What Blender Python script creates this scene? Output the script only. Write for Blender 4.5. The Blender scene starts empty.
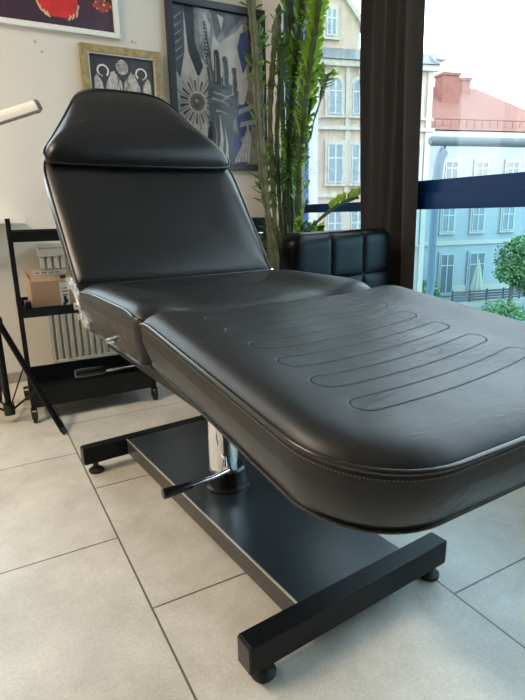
import bpy, bmesh, math, random
from mathutils import Vector, Matrix
PI = math.pi
random.seed(7)
C = bpy.context.scene.collection
sc = bpy.context.scene

# ------------------------------------------------------------------ camera, world, light, exposure
F_PX, PITCH, ROLL, YAW, EYE = 520.69, 0.255493, -0.0220295, 0.50014, 0.831
fw = Vector((math.sin(YAW) * math.cos(PITCH), math.cos(YAW) * math.cos(PITCH), -math.sin(PITCH)))
rt = fw.cross(Vector((0, 0, 1))).normalized()
up = rt.cross(fw)
r2 = math.cos(ROLL) * rt + math.sin(ROLL) * up
u2 = -math.sin(ROLL) * rt + math.cos(ROLL) * up
cam = bpy.data.cameras.new('camera'); cam_o = bpy.data.objects.new('camera', cam); C.objects.link(cam_o)
cam_o.matrix_world = Matrix(((r2.x, u2.x, -fw.x, 0), (r2.y, u2.y, -fw.y, 0), (r2.z, u2.z, -fw.z, EYE), (0, 0, 0, 1)))
cam.sensor_fit = 'VERTICAL'; cam.sensor_height = 36; cam.lens = F_PX / 700 * 36
cam.clip_start = 0.02; cam.clip_end = 500
sc.camera = cam_o

w = bpy.data.worlds.new('overcast sky'); sc.world = w; w.use_nodes = True
bgn = w.node_tree.nodes['Background']
bgn.inputs[0].default_value = (0.72, 0.89, 1.0, 1); bgn.inputs[1].default_value = 6.8

def area(name, loc, rot, sx, sy, power, col):
    l = bpy.data.lights.new(name, 'AREA'); l.shape = 'RECTANGLE'; l.size = sx; l.size_y = sy
    l.energy = power; l.color = col
    o = bpy.data.objects.new(name, l); C.objects.link(o); o.location = loc; o.rotation_euler = rot
    return o
area('ceiling_panel_light', (-1.5, 1.5, 2.72), (0, 0, 0), 0.3, 1.2, 82, (1.0, 0.80, 0.58))
sc.view_settings.view_transform = 'Standard'; sc.view_settings.look = 'None'
sc.view_settings.gamma = 1.0; sc.view_settings.use_curve_mapping = False
sc.view_settings.exposure = 0.0
sc.cycles.use_denoising = True
sc.cycles.max_bounces = 10; sc.cycles.diffuse_bounces = 5; sc.cycles.glossy_bounces = 5; sc.cycles.transparent_max_bounces = 12
sc.cycles.sample_clamp_indirect = 6

# ------------------------------------------------------------------ materials
def mat(name, col, rough=0.5, metal=0.0, spec=0.5, coat=0.0, noise=None, bump=None, emit=None, sheen=0.0):
    """noise=(scale, amount): own-colour mottling; bump=(scale, strength, distance)"""
    m = bpy.data.materials.new(name); m.use_nodes = True
    nt = m.node_tree; b = nt.nodes['Principled BSDF']
    b.inputs['Base Color'].default_value = (*col, 1); b.inputs['Roughness'].default_value = rough
    b.inputs['Metallic'].default_value = metal; b.inputs['Specular IOR Level'].default_value = spec
    b.inputs['Coat Weight'].default_value = coat; b.inputs['Sheen Weight'].default_value = sheen
    tc = nt.nodes.new('ShaderNodeTexCoord')
    if noise:
        n = nt.nodes.new('ShaderNodeTexNoise'); n.inputs['Scale'].default_value = noise[0]; n.inputs['Detail'].default_value = 5
        nt.links.new(tc.outputs['Object'], n.inputs['Vector'])
        r = nt.nodes.new('ShaderNodeValToRGB')
        a = noise[1]
        r.color_ramp.elements[0].position = 0.3; r.color_ramp.elements[1].position = 0.7
        r.color_ramp.elements[0].color = (*[c * (1 - a) for c in col], 1)
        r.color_ramp.elements[1].color = (*[min(1, c * (1 + a)) for c in col], 1)
        nt.links.new(n.outputs['Fac'], r.inputs['Fac']); nt.links.new(r.outputs['Color'], b.inputs['Base Color'])
    if bump:
        n2 = nt.nodes.new('ShaderNodeTexNoise'); n2.inputs['Scale'].default_value = bump[0]; n2.inputs['Detail'].default_value = 4
        nt.links.new(tc.outputs['Object'], n2.inputs['Vector'])
        bp = nt.nodes.new('ShaderNodeBump'); bp.inputs['Strength'].default_value = bump[1]; bp.inputs['Distance'].default_value = bump[2]
        nt.links.new(n2.outputs['Fac'], bp.inputs['Height']); nt.links.new(bp.outputs['Normal'], b.inputs['Normal'])
    if emit:
        b.inputs['Emission Color'].default_value = (*emit[0], 1); b.inputs['Emission Strength'].default_value = emit[1]
    return m

class NG:
    """tiny helper for maths on node sockets"""
    def __init__(s, nt): s.nt = nt
    def m(s, op, a, b=None, c=None):
        n = s.nt.nodes.new('ShaderNodeMath'); n.operation = op
        for i, v in enumerate((a, b, c)):
            if v is None: continue
            if isinstance(v, (int, float)): n.inputs[i].default_value = v
            else: s.nt.links.new(v, n.inputs[i])
        return n.outputs[0]

def leather(name, grooves=None, wrinkle=0.0, rough=0.34, spec=0.40):
    """black faux leather; grooves=(x_centre, half_width, s_first, pitch, count, y_sign)"""
    m = bpy.data.materials.new(name); m.use_nodes = True
    nt = m.node_tree; b = nt.nodes['Principled BSDF']; g = NG(nt)
    b.inputs['Base Color'].default_value = (0.0032, 0.0035, 0.004, 1)
    b.inputs['Specular IOR Level'].default_value = spec
    tc = nt.nodes.new('ShaderNodeTexCoord')
    sep = nt.nodes.new('ShaderNodeSeparateXYZ'); nt.links.new(tc.outputs['Object'], sep.inputs[0])
    n1 = nt.nodes.new('ShaderNodeTexNoise'); n1.inputs['Scale'].default_value = 9; n1.inputs['Detail'].default_value = 4
    nt.links.new(tc.outputs['Object'], n1.inputs['Vector'])
    rr = g.m('MULTIPLY_ADD', n1.outputs['Fac'], 0.14, rough - 0.07)
    if wrinkle:      # the used top face is worn duller than the side panels
        rr = g.m('SUBTRACT', rr, g.m('MULTIPLY', g.m('LESS_THAN', sep.outputs['Z'], -0.035), 0.14))
    nt.links.new(rr, b.inputs['Roughness'])
    soft = nt.nodes.new('ShaderNodeTexNoise'); soft.inputs['Scale'].default_value = 9; soft.inputs['Detail'].default_value = 1
    nt.links.new(tc.outputs['Object'], soft.inputs['Vector'])
    h = g.m('MULTIPLY', soft.outputs['Fac'], 0.0016)
    if wrinkle:
        mp = nt.nodes.new('ShaderNodeMapping'); mp.inputs['Scale'].default_value = (0.45, 1.5, 1)
        mp.inputs['Rotation'].default_value = (0, 0, 0.25)
        nt.links.new(tc.outputs['Object'], mp.inputs['Vector'])
        wn = nt.nodes.new('ShaderNodeTexNoise'); wn.inputs['Scale'].default_value = 62; wn.inputs['Detail'].default_value = 3
        wn.inputs['Distortion'].default_value = 0.6
        nt.links.new(mp.outputs[0], wn.inputs['Vector'])
        ms = nt.nodes.new('ShaderNodeTexNoise'); ms.inputs['Scale'].default_value = 4.5
        nt.links.new(tc.outputs['Object'], ms.inputs['Vector'])
        # creases only inside the sat-on middle of the cushion
        ax = g.m('ABSOLUTE', sep.outputs['X'])
        inside = g.m('SUBTRACT', 1.0, g.m('SMOOTH_MAX', g.m('DIVIDE', ax, 0.27), 0.0, 0.1))
        inside = g.m('MINIMUM', g.m('MAXIMUM', g.m('MULTIPLY', inside, 2.5), 0.0), 1.0)
        msk = g.m('MULTIPLY', g.m('MINIMUM', g.m('MAXIMUM', g.m('MULTIPLY_ADD', ms.outputs['Fac'], 4.0, -1.3), 0.15), 1.0), inside)
        h = g.m('ADD', h, g.m('MULTIPLY', g.m('MULTIPLY', wn.outputs['Fac'], msk), wrinkle))
    if grooves:
        xc, hw, s0, pitch, cnt, sg = grooves
        X = g.m('SUBTRACT', sep.outputs['X'], xc)
        S = g.m('MULTIPLY', sep.outputs['Y'], sg)
        S = g.m('ADD', g.m('ADD', S, g.m('MULTIPLY', g.m('MULTIPLY', X, X), 0.40)), g.m('MULTIPLY', X, 0.10))       # the loops bow slightly
        k = g.m('ROUND', g.m('DIVIDE', g.m('SUBTRACT', S, s0), pitch))
        k = g.m('MINIMUM', g.m('MAXIMUM', k, 0), cnt - 1)
        dS = g.m('SUBTRACT', S, g.m('MULTIPLY_ADD', k, pitch, s0))
        rad = 0.0195
        dX = g.m('MAXIMUM', g.m('SUBTRACT', g.m('ABSOLUTE', X), hw - rad), 0)
        d = g.m('SQRT', g.m('ADD', g.m('MULTIPLY', dX, dX), g.m('MULTIPLY', dS, dS)))
        e = g.m('ABSOLUTE', g.m('SUBTRACT', d, rad))
        v = g.m('SUBTRACT', 1.0, g.m('MINIMUM', g.m('DIVIDE', e, 0.0022), 1.0))
        up_ = g.m('MULTIPLY', g.m('GREATER_THAN', sep.outputs['Z'], -0.03), v)
        h = g.m('SUBTRACT', h, g.m('MULTIPLY', up_, 0.0022))
        mix = nt.nodes.new('ShaderNodeMix'); mix.data_type = 'RGBA'
        nt.links.new(up_, mix.inputs[0]); mix.inputs[6].default_value = (0.0032, 0.0035, 0.004, 1); mix.inputs[7].default_value = (0.003, 0.003, 0.003, 1)
        nt.links.new(mix.outputs[2], b.inputs['Base Color'])
        nt.links.new(g.m('MULTIPLY_ADD', up_, -0.3, spec), b.inputs['Specular IOR Level'])
    bp = nt.nodes.new('ShaderNodeBump'); bp.inputs['Strength'].default_value = 0.9; bp.inputs['Distance'].default_value = 1.0
    nt.links.new(h, bp.inputs['Height']); nt.links.new(bp.outputs['Normal'], b.inputs['Normal'])
    return m

M = {}
M['leather'] = leather('black leather')
M['leather_leg'] = leather('black leather with sewn loops', (-0.040, 0.194, 0.118, 0.078, 6, -1), 0.0030, 0.45, 0.42)
M['leather_seat'] = leather('black creased leather', (-0.02, 0.2, 0.06, 0.06, 6, 1), 0.0026, 0.42, 0.42)
M['leather_chair'] = leather('dark blue black leather', rough=0.32, spec=0.10)
M['piping'] = mat('black vinyl piping', (0.012, 0.012, 0.013), 0.22)
M['thread'] = mat('grey thread', (0.09, 0.09, 0.095), 0.6)
M['blacksteel'] = mat('black powder-coated steel', (0.0045, 0.005, 0.006), 0.38, spec=0.2, bump=(900, 0.12, 0.0005))
M['plate'] = mat('black satin steel plate', (0.009, 0.015, 0.021), 0.31, spec=1.0, bump=(7, 0.05, 0.002))
M['plate_highlight'] = mat('plate edge highlight', (0.62, 0.61, 0.58), 0.35, metal=0.7)  # pale colour stands in for the white highlight on the edge
M['plate_skirt'] = mat('brown grey skirt with floor reflection', (0.085, 0.078, 0.07), 0.4, metal=0.6)  # the floor's brown-grey reflection is put into the skirt colour
M['chrome'] = mat('chrome', (0.82, 0.82, 0.83), 0.09, metal=1.0)
M['blackplastic'] = mat('black plastic', (0.006, 0.006, 0.007), 0.28)
M['rubber'] = mat('black rubber', (0.012, 0.012, 0.012), 0.6)
M['film'] = mat('crumpled silver film', (0.75, 0.76, 0.77), 0.18, metal=0.75, bump=(60, 0.8, 0.01))
M['cart'] = mat('cart black paint', (0.005, 0.0065, 0.0085), 0.45, spec=0.3, bump=(500, 0.1, 0.0005))
M['card'] = mat('brown cardboard', (0.42, 0.27, 0.16), 0.8, noise=(8, 0.06))
M['card_in'] = mat('pale cardboard flap', (0.50, 0.36, 0.24), 0.8, noise=(8, 0.06))
M['label'] = mat('white paper label', (0.60, 0.60, 0.58), 0.5)
M['ink'] = mat('black ink', (0.02, 0.02, 0.02), 0.6)
M['radiator'] = mat('cream enamelled radiator', (0.50, 0.49, 0.44), 0.35)
M['white'] = mat('white painted wood', (0.80, 0.79, 0.76), 0.4)
M['lampwhite'] = mat('white lamp housing', (0.80, 0.74, 0.66), 0.4)
M['grey'] = mat('grey plastic', (0.10, 0.105, 0.115), 0.45)
M['greymid'] = mat('mid grey plastic', (0.22, 0.20, 0.18), 0.45)
M['gold'] = mat('antique gold frame', (0.36, 0.27, 0.12), 0.45, metal=0.35, noise=(35, 0.35), bump=(60, 0.3, 0.002))
M['silver_lip'] = mat('pale silver lip', (0.55, 0.53, 0.48), 0.4, metal=0.4)
M['blackframe'] = mat('blue black frame', (0.018, 0.022, 0.032), 0.35)
M['whiteframe'] = mat('white frame', (0.78, 0.80, 0.76), 0.4)
M['blue'] = mat('blue window frame', (0.008, 0.065, 0.26), 0.35)
M['navy'] = mat('dark blue transom', (0.003, 0.036, 0.15), 0.4, spec=0.3)
M['curtain'] = mat('dark brown curtain', (0.0175, 0.0155, 0.0165), 0.9, sheen=0.12, bump=(700, 0.3, 0.001))
M['stem'] = mat('euphorbia stem', (0.045, 0.085, 0.028), 0.5, noise=(28, 0.5))
M['stem_old'] = mat('old woody stem', (0.12, 0.13, 0.075), 0.7, noise=(28, 0.4))
M['leaf'] = mat('bright leaf', (0.26, 0.46, 0.05), 0.45, noise=(12, 0.35))
M['leaf_dark'] = mat('deep green leaf', (0.10, 0.24, 0.035), 0.45, noise=(12, 0.35))
M['pot'] = mat('grey ceramic pot', (0.30, 0.30, 0.30), 0.4)
M['soil'] = mat('potting soil', (0.05, 0.035, 0.025), 0.95, noise=(60, 0.5))

# ------------------------------------------------------------------ object helpers
def tag(o, label=None, cat=None, group=None, kind=None):
    if label: o['label'] = label
    if cat: o['category'] = cat
    if group: o['group'] = group
    if kind: o['kind'] = kind
    return o
def empty(name, loc=(0, 0, 0), rz=0, label=None, cat=None, group=None):
    o = bpy.data.objects.new(name, None); C.objects.link(o); o.location = loc; o.rotation_euler = (0, 0, rz)
    o.empty_display_size = 0.05
    return tag(o, label, cat, group)
class MB:
    def __init__(s): s.v = []; s.f = []; s.mi = []; s.cur = 0
    def add(s, vs, fs):
        k = len(s.v); s.v += [tuple(v) for v in vs]; s.f += [tuple(i + k for i in f) for f in fs]; s.mi += [s.cur] * len(fs)
    def box(s, x0, x1, y0, y1, z0, z1):
        s.add([(x0,y0,z0),(x1,y0,z0),(x1,y1,z0),(x0,y1,z0),(x0,y0,z1),(x1,y0,z1),(x1,y1,z1),(x0,y1,z1)],
              [(0,3,2,1),(4,5,6,7),(0,1,5,4),(1,2,6,5),(2,3,7,6),(3,0,4,7)])
    def prism(s, poly, y0, y1):      # poly in (x,z), extruded along y
        n = len(poly)
        s.add([(x, y0, z) for x, z in poly] + [(x, y1, z) for x, z in poly],
              [tuple(range(n)), tuple(range(2*n-1, n-1, -1))] + [((i+1) % n, i, n+i, n+(i+1) % n) for i in range(n)])
    def prism_z(s, poly, z0, z1):    # poly in (x,y)
        n = len(poly)
        s.add([(x, y, z0) for x, y in poly] + [(x, y, z1) for x, y in poly],
              [tuple(range(n-1, -1, -1)), tuple(range(n, 2*n))] + [(i, (i+1) % n, n+(i+1) % n, n+i) for i in range(n)])
    def poly(s, pts): s.add(pts, [tuple(range(len(pts)))])
    def tube(s, pts, r, n=10, closed=False, cap=True, rs=None):
        pts = [Vector(p) for p in pts]; N = len(pts); rings = []
        prev = None
        for i, p in enumerate(pts):
            if closed: t = pts[(i+1) % N] - pts[i-1]
            else: t = pts[min(i+1, N-1)] - pts[max(i-1, 0)]
            t.normalize()
            if prev is None:
                a = Vector((0, 0, 1)) if abs(t.z) < 0.9 else Vector((1, 0, 0))
            else: a = prev
            b = (a - t * a.dot(t)).normalized(); prev = b; c = t.cross(b)
            R = rs[i] if rs else r
            rings.append([p + R * (math.cos(2*PI*k/n) * b + math.sin(2*PI*k/n) * c) for k in range(n)])
        vs = [v for rg in rings for v in rg]; fs = []
        for i in range(N if closed else N-1):
            j = (i+1) % N
            for k in range(n): fs.append((i*n+k, i*n+(k+1) % n, j*n+(k+1) % n, j*n+k))
        if cap and not closed: fs += [tuple(range(n-1, -1, -1)), tuple(range((N-1)*n, N*n))]
        s.add(vs, fs)
    def lathe(s, prof, cx=0, cy=0, n=32):   # prof (r,z) bottom to top
        vs = []; fs = []
        for r, z in prof: vs += [(cx + r*math.cos(2*PI*k/n), cy + r*math.sin(2*PI*k/n), z) for k in range(n)]
        for i in range(len(prof)-1):
            for k in range(n): fs.append((i*n+k, i*n+(k+1) % n, (i+1)*n+(k+1) % n, (i+1)*n+k))
        fs += [tuple(range(n-1, -1, -1)), tuple(range((len(prof)-1)*n, len(prof)*n))]
        s.add(vs, fs)
    def build(s, name, mats, parent=None, smooth=False, bevel=0, loc=None, seg=2, fix=True):
        me = bpy.data.meshes.new(name); me.from_pydata(s.v, [], s.f)
        if not isinstance(mats, (list, tuple)): mats = [mats]
        for m in mats: me.materials.append(m)
        me.polygons.foreach_set('material_index', s.mi)
        if fix:
            bm = bmesh.new(); bm.from_mesh(me); bmesh.ops.recalc_face_normals(bm, faces=bm.faces); bm.to_mesh(me); bm.free()
        if smooth: me.polygons.foreach_set('use_smooth', [True] * len(me.polygons))
        me.update()
        o = bpy.data.objects.new(name, me); C.objects.link(o)
        if smooth: me.set_sharp_from_angle(angle=math.radians(40))
        if bevel:
            b = o.modifiers.new('bevel', 'BEVEL'); b.width = bevel; b.segments = seg; b.limit_method = 'ANGLE'; b.angle_limit = math.radians(35)
        if parent is not None: o.parent = parent
        if loc: o.location = loc
        return o
def bx(name, x0, x1, y0, y1, z0, z1, m, parent=None, bevel=0.0):
    b = MB(); b.box(x0, x1, y0, y1, z0, z1); return b.build(name, m, parent, bevel=bevel)
def struct(o): o['kind'] = 'structure'; return o
def smooth_path(pts, sub=6):
    P = [Vector(p) for p in pts]; out = []
    for i in range(len(P)-1):
        p0 = P[max(i-1, 0)]; p1 = P[i]; p2 = P[i+1]; p3 = P[min(i+2, len(P)-1)]
        for k in range(sub):
            t = k / sub
            out.append(0.5*((2*p1) + (-p0+p2)*t + (2*p0-5*p1+4*p2-p3)*t*t + (-p0+3*p1-3*p2+p3)*t**3))
    out.append(P[-1]); return out

# ------------------------------------------------------------------ the room
XW, YW, XL, YB, HC = 1.65, 2.93, -2.6, -3.0, 2.8

def tile_mat():
    m = bpy.data.materials.new('stone look floor tiles'); m.use_nodes = True
    nt = m.node_tree; b = nt.nodes['Principled BSDF']; g = NG(nt)
    tc = nt.nodes.new('ShaderNodeTexCoord'); sp = nt.nodes.new('ShaderNodeSeparateXYZ'); nt.links.new(tc.outputs['Object'], sp.inputs[0])
    cb = nt.nodes.new('ShaderNodeCombineXYZ')
    nt.links.new(g.m('SUBTRACT', sp.outputs['Y'], 0.666), cb.inputs[0]); nt.links.new(g.m('SUBTRACT', sp.outputs['X'], 0.2385), cb.inputs[1])
    br = nt.nodes.new('ShaderNodeTexBrick'); br.offset = 0.5; br.inputs['Scale'].default_value = 1
    br.inputs['Brick Width'].default_value = 0.6; br.inputs['Row Height'].default_value = 0.6
    br.inputs['Mortar Size'].default_value = 0.0024; br.inputs['Mortar Smooth'].default_value = 0.1; br.inputs['Bias'].default_value = 0
    br.inputs['Color1'].default_value = (0.95, 0.95, 0.95, 1); br.inputs['Color2'].default_value = (1.03, 1.03, 1.03, 1); br.inputs['Mortar'].default_value = (1, 1, 1, 1)
    nt.links.new(cb.outputs[0], br.inputs['Vector'])
    n = nt.nodes.new('ShaderNodeTexNoise'); n.inputs['Scale'].default_value = 5.0; n.inputs['Detail'].default_value = 10; n.inputs['Roughness'].default_value = 0.72; n.inputs['Distortion'].default_value = 0.3
    nt.links.new(tc.outputs['Object'], n.inputs['Vector'])
    r = nt.nodes.new('ShaderNodeValToRGB'); e = r.color_ramp.elements
    e[0].position = 0.28; e[0].color = (0.44, 0.418, 0.375, 1); e[1].position = 0.72; e[1].color = (0.70, 0.675, 0.62, 1)
    nt.links.new(n.outputs['Fac'], r.inputs['Fac'])
    n3 = nt.nodes.new('ShaderNodeTexNoise'); n3.inputs['Scale'].default_value = 170; n3.inputs['Detail'].default_value = 2
    nt.links.new(tc.outputs['Object'], n3.inputs['Vector'])
    mul = nt.nodes.new('ShaderNodeMix'); mul.data_type = 'RGBA'; mul.blend_type = 'MULTIPLY'; mul.inputs[0].default_value = 1
    nt.links.new(r.outputs['Color'], mul.inputs[6]); nt.links.new(br.outputs['Color'], mul.inputs[7])
    mul2 = nt.nodes.new('ShaderNodeMix'); mul2.data_type = 'RGBA'; mul2.blend_type = 'MULTIPLY'; mul2.inputs[0].default_value = 1
    sv = g.m('MULTIPLY_ADD', n3.outputs['Fac'], 0.40, 0.80); cc = nt.nodes.new('ShaderNodeCombineColor')
    for i in range(3): nt.links.new(sv, cc.inputs[i])
    nt.links.new(mul.outputs[2], mul2.inputs[6]); nt.links.new(cc.outputs[0], mul2.inputs[7])
    mx = nt.nodes.new('ShaderNodeMix'); mx.data_type = 'RGBA'
    nt.links.new(br.outputs['Fac'], mx.inputs[0]); nt.links.new(mul2.outputs[2], mx.inputs[6]); mx.inputs[7].default_value = (0.14, 0.12, 0.10, 1)
    nt.links.new(mx.outputs[2], b.inputs['Base Color'])
    nt.links.new(g.m('MULTIPLY_ADD', n.outputs['Fac'], 0.10, 0.30), b.inputs['Roughness'])
    hh = g.m('SUBTRACT', g.m('MULTIPLY', n3.outputs['Fac'], 0.00045), g.m('MULTIPLY', br.outputs['Fac'], 0.0015))
    bp = nt.nodes.new('ShaderNodeBump'); bp.inputs['Strength'].default_value = 0.8; bp.inputs['Distance'].default_value = 1.0
    nt.links.new(hh, bp.inputs['Height']); nt.links.new(bp.outputs['Normal'], b.inputs['Normal'])
    return m
def wall_mat():
    m = mat('warm white plaster', (0.70, 0.665, 0.60), 0.75, bump=(220, 0.15, 0.001)); nt = m.node_tree; b = nt.nodes['Principled BSDF']; g = NG(nt)
    tc = nt.nodes.new('ShaderNodeTexCoord'); tot = None
    # old screw holes and smudges on the far wall
    for (x, z, r) in ((0.408, 1.645, 0.010), (0.434, 1.605, 0.009), (0.878, 1.70, 0.011), (0.895, 1.697, 0.007)):
        d = nt.nodes.new('ShaderNodeVectorMath'); d.operation = 'DISTANCE'; nt.links.new(tc.outputs['Object'], d.inputs[0]); d.inputs[1].default_value = (x, YW, z)
        v = g.m('MAXIMUM', g.m('SUBTRACT', 1.0, g.m('DIVIDE', d.outputs['Value'], r)), 0)
        tot = v if tot is None else g.m('ADD', tot, v)
    mx = nt.nodes.new('ShaderNodeMix'); mx.data_type = 'RGBA'; nt.links.new(tot, mx.inputs[0])
    mx.inputs[6].default_value = (0.70, 0.665, 0.60, 1); mx.inputs[7].default_value = (0.28, 0.25, 0.22, 1); nt.links.new(mx.outputs[2], b.inputs['Base Color'])
    return m
M['tile'] = tile_mat(); M['wall'] = wall_mat()
M['wall_skylit'] = mat('white plaster', (0.72, 0.73, 0.73), 0.75, bump=(220, 0.15, 0.001))  # cool tone of grazing skylight put into this wall's colour
M['ceil'] = mat('ceiling white', (0.80, 0.79, 0.77), 0.85)

struct(bx('floor', XL, XW + 0.25, YB, YW + 0.1, -0.12, 0, M['tile']))
struct(bx('ceiling', XL, XW + 0.25, YB, YW + 0.1, HC, HC + 0.1, M['ceil']))
M['rearwall'] = mat('darkened unseen wall', (0.06, 0.06, 0.063), 0.8)  # unseen wall behind the camera, darkened to keep reflections in the leather low
FX0, FX1, FZ0, FZ1 = -1.35, 0.150, 0.812, 2.40      # window in the far wall, almost wholly left of the picture
b = MB(); b.box(FX1, XW + 0.25, YW, YW + 0.16, 0, HC); b.box(XL - 0.1, FX0, YW, YW + 0.16, 0, HC); b.box(FX0, FX1, YW, YW + 0.16, 0, FZ0); b.box(FX0, FX1, YW, YW + 0.16, FZ1, HC)
struct(b.build('wall_far', M['wall']))
struct(bx('wall_left', XL - 0.12, XL, YB, YW, 0, HC, M['wall']))
struct(bx('wall_rear', XL - 0.1, XW + 0.25, YB - 0.12, YB, 0, HC, M['rearwall']))
b = MB(); b.box(XW, XW + 0.22, 2.69, YW, 0, HC); b.box(XW, XW + 0.22, YB, -0.70, 0, HC); b.box(XW, XW + 0.22, -0.70, 2.69, 0, 0.33); b.box(XW, XW + 0.22, -0.70, 2.69, 2.62, HC)
struct(b.build('wall_right', M['wall_skylit']))
struct(bx('baseboard_far', XL, XW, YW - 0.014, YW, 0, 0.055, mat('grey skirting tile', (0.34, 0.31, 0.27), 0.5, noise=(9, 0.1)), bevel=0.002))

# glazing
def glass_mat(name, tint, refl=1.0):
    m = bpy.data.materials.new(name); m.use_nodes = True; nt = m.node_tree; nt.nodes.clear()
    out = nt.nodes.new('ShaderNodeOutputMaterial'); tr = nt.nodes.new('ShaderNodeBsdfTransparent'); tr.inputs[0].default_value = (*tint, 1)
    gl = nt.nodes.new('ShaderNodeBsdfGlossy'); gl.inputs['Roughness'].default_value = 0.02
    fr = nt.nodes.new('ShaderNodeFresnel'); fr.inputs[0].default_value = 1.35; mx = nt.nodes.new('ShaderNodeMixShader')
    g = NG(nt); nt.links.new(g.m('MULTIPLY', fr.outputs[0], refl), mx.inputs[0])
    nt.links.new(tr.outputs[0], mx.inputs[1]); nt.links.new(gl.outputs[0], mx.inputs[2]); nt.links.new(mx.outputs[0], out.inputs[0])
    return m
M['glass'] = glass_mat('clear glass', (0.98, 0.99, 0.985), 0.5)
M['glass_tint'] = glass_mat('blue green safety glass', (0.66, 0.84, 0.89), 0.6)

def window(n, y0, y1, lj, rj, rail0, rail1, railmat, tint):
    root = empty(f'window_{n}'); root['kind'] = 'structure'
    f = MB(); f.box(XW - 0.01, XW + 0.07, y0, y0 + lj, 0.33, 2.62); f.box(XW - 0.01, XW + 0.07, y1 - rj, y1, 0.33, 2.62)
    f.box(XW - 0.01, XW + 0.07, y0 + lj, y1 - rj, 0.33, 0.425); f.box(XW - 0.01, XW + 0.07, y0 + lj, y1 - rj, 2.54, 2.62)
    f.build('window_frame', M['blue'], root, bevel=0.004)
    t = MB(); t.box(XW - 0.012, XW + 0.06, y0 + lj, y1 - rj, rail0, rail1)
    if rail1 - rail0 > 0.08:
        t.box(XW - 0.028, XW - 0.012, y0 + lj, y1 - rj, rail0, rail0 + (rail1 - rail0) * 0.56)
    t.build('transom', railmat, root, bevel=0.003)
    bx('pane', XW + 0.025, XW + 0.031, y0 + lj, y1 - rj, rail1, 2.54, M['glass'], root)
    bx('pane', XW + 0.025, XW + 0.031, y0 + lj, y1 - rj, 0.425, rail0, M['glass_tint'] if tint else M['glass'], root)
    return root
window(1, 1.80, 2.69, 0.05, 0.13, 0.832, 0.876, M['navy'], False)
window(2, -0.70, 1.80, 0.08, 0.05, 0.835, 0.948, M['navy'], True)

# ------------------------------------------------------------------ treatment bed
BED = empty('treatment_bed', (0.56444, 1.23732, 0), math.radians(2.6055),
            'long black leather treatment bed with raised back and pillow on a black steel base', 'bed')
BYAW = math.radians(2.41)
def rot2(x, y, a=BYAW): return (x*math.cos(a) - y*math.sin(a), x*math.sin(a) + y*math.cos(a))
base_frame_rot = (0, 0, BYAW)
def base_part(o): o.rotation_euler = base_frame_rot; return o

ZT = 0.097
pl = MB(); pl.prism_z([(-0.147, -0.50), (0.147, -0.50), (0.147, 0.452), (-0.147, 0.452)], ZT - 0.010, ZT - 0.003)
P_ = base_part(pl.build('base_plate', M['plate'], BED, bevel=0.0015))
sk = MB(); sk.box(-0.147, -0.144, -0.50, 0.452, 0.042, ZT - 0.0101); sk.box(0.144, 0.147, -0.50, 0.452, 0.042, ZT - 0.0101)
sk.build('plate_skirt', M['plate_skirt'], P_)
se = MB(); se.box(-0.1485, -0.1455, -0.50, 0.452, ZT - 0.0060, ZT - 0.0012); se.build('plate_highlight', M['plate_highlight'], P_)  # thin added strip painting the highlight along the left edge
for y0, y1, xa, xb in ((-0.545, -0.50, -0.283, 0.252), (0.452, 0.492, -0.293, 0.262)):
    c = MB(); c.box(xa, xb, y0, y1, 0.038, ZT); o = base_part(c.build('crossbar', M['blacksteel'], BED, bevel=0.003))
    for x in (xa + 0.001, xb - 0.001):
        e = MB(); s = -1 if x < 0 else 1
        e.box(min(x, x + s*0.004), max(x, x + s*0.004), y0 + 0.002, y1 - 0.002, 0.040, ZT - 0.002); e.build('end_cap', M['blackplastic'], o, bevel=0.0015)
for x, y in ((-0.243, -0.52), (0.225, -0.52), (-0.255, 0.47), (0.235, 0.47)):
    f = MB(); f.lathe([(0.022, 0.0), (0.0245, 0.004), (0.0245, 0.010), (0.017, 0.016), (0.009, 0.020), (0.009, 0.0379)], x, y, 28)
    base_part(f.build('leveling_foot', M['rubber'], BED, smooth=True))
# pump pedestal
pc = MB(); pc.lathe([(0.062, 0.0941), (0.062, 0.100), (0.053, 0.104), (0.053, 0.150), (0.047, 0.156)], -0.022, -0.015, 40)
base_part(pc.build('pump_housing', M['blackplastic'], BED, smooth=True))
pc = MB(); pc.lathe([(0.041, 0.156), (0.041, 0.30), (0.034, 0.305), (0.034, 0.47)], -0.032, -0.015, 40)
ped = base_part(pc.build('lift_column', M['chrome'], BED, smooth=True))
lv = MB(); lv.tube([(-0.055, -0.085, 0.176), (-0.11, -0.098, 0.178), (-0.18, -0.100, 0.178)], 0.0052, 12)
lv.tube([(-0.040, -0.02, 0.150), (-0.052, -0.078, 0.172), (-0.055, -0.090, 0.176)], 0.009, 12)
lo = base_part(lv.build('pump_lever', M['chrome'], BED, smooth=True))
gr = MB(); gr.tube([(-0.172, -0.100, 0.178), (-0.178, -0.100, 0.178), (-0.2, -0.1, 0.178), (-0.238, -0.1, 0.178), (-0.248, -0.1, 0.178)], 0.01, 18, rs=[0.008, 0.0095, 0.0115, 0.0135, 0.0125])
gr.build('grip', M['blackplastic'], lo, smooth=True)
gc = MB(); gc.tube([(-0.2475, -0.1, 0.178), (-0.2495, -0.1, 0.178)], 0.0075, 16); gc.build('grip_cap', M['grey'], lo, smooth=True)
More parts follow.
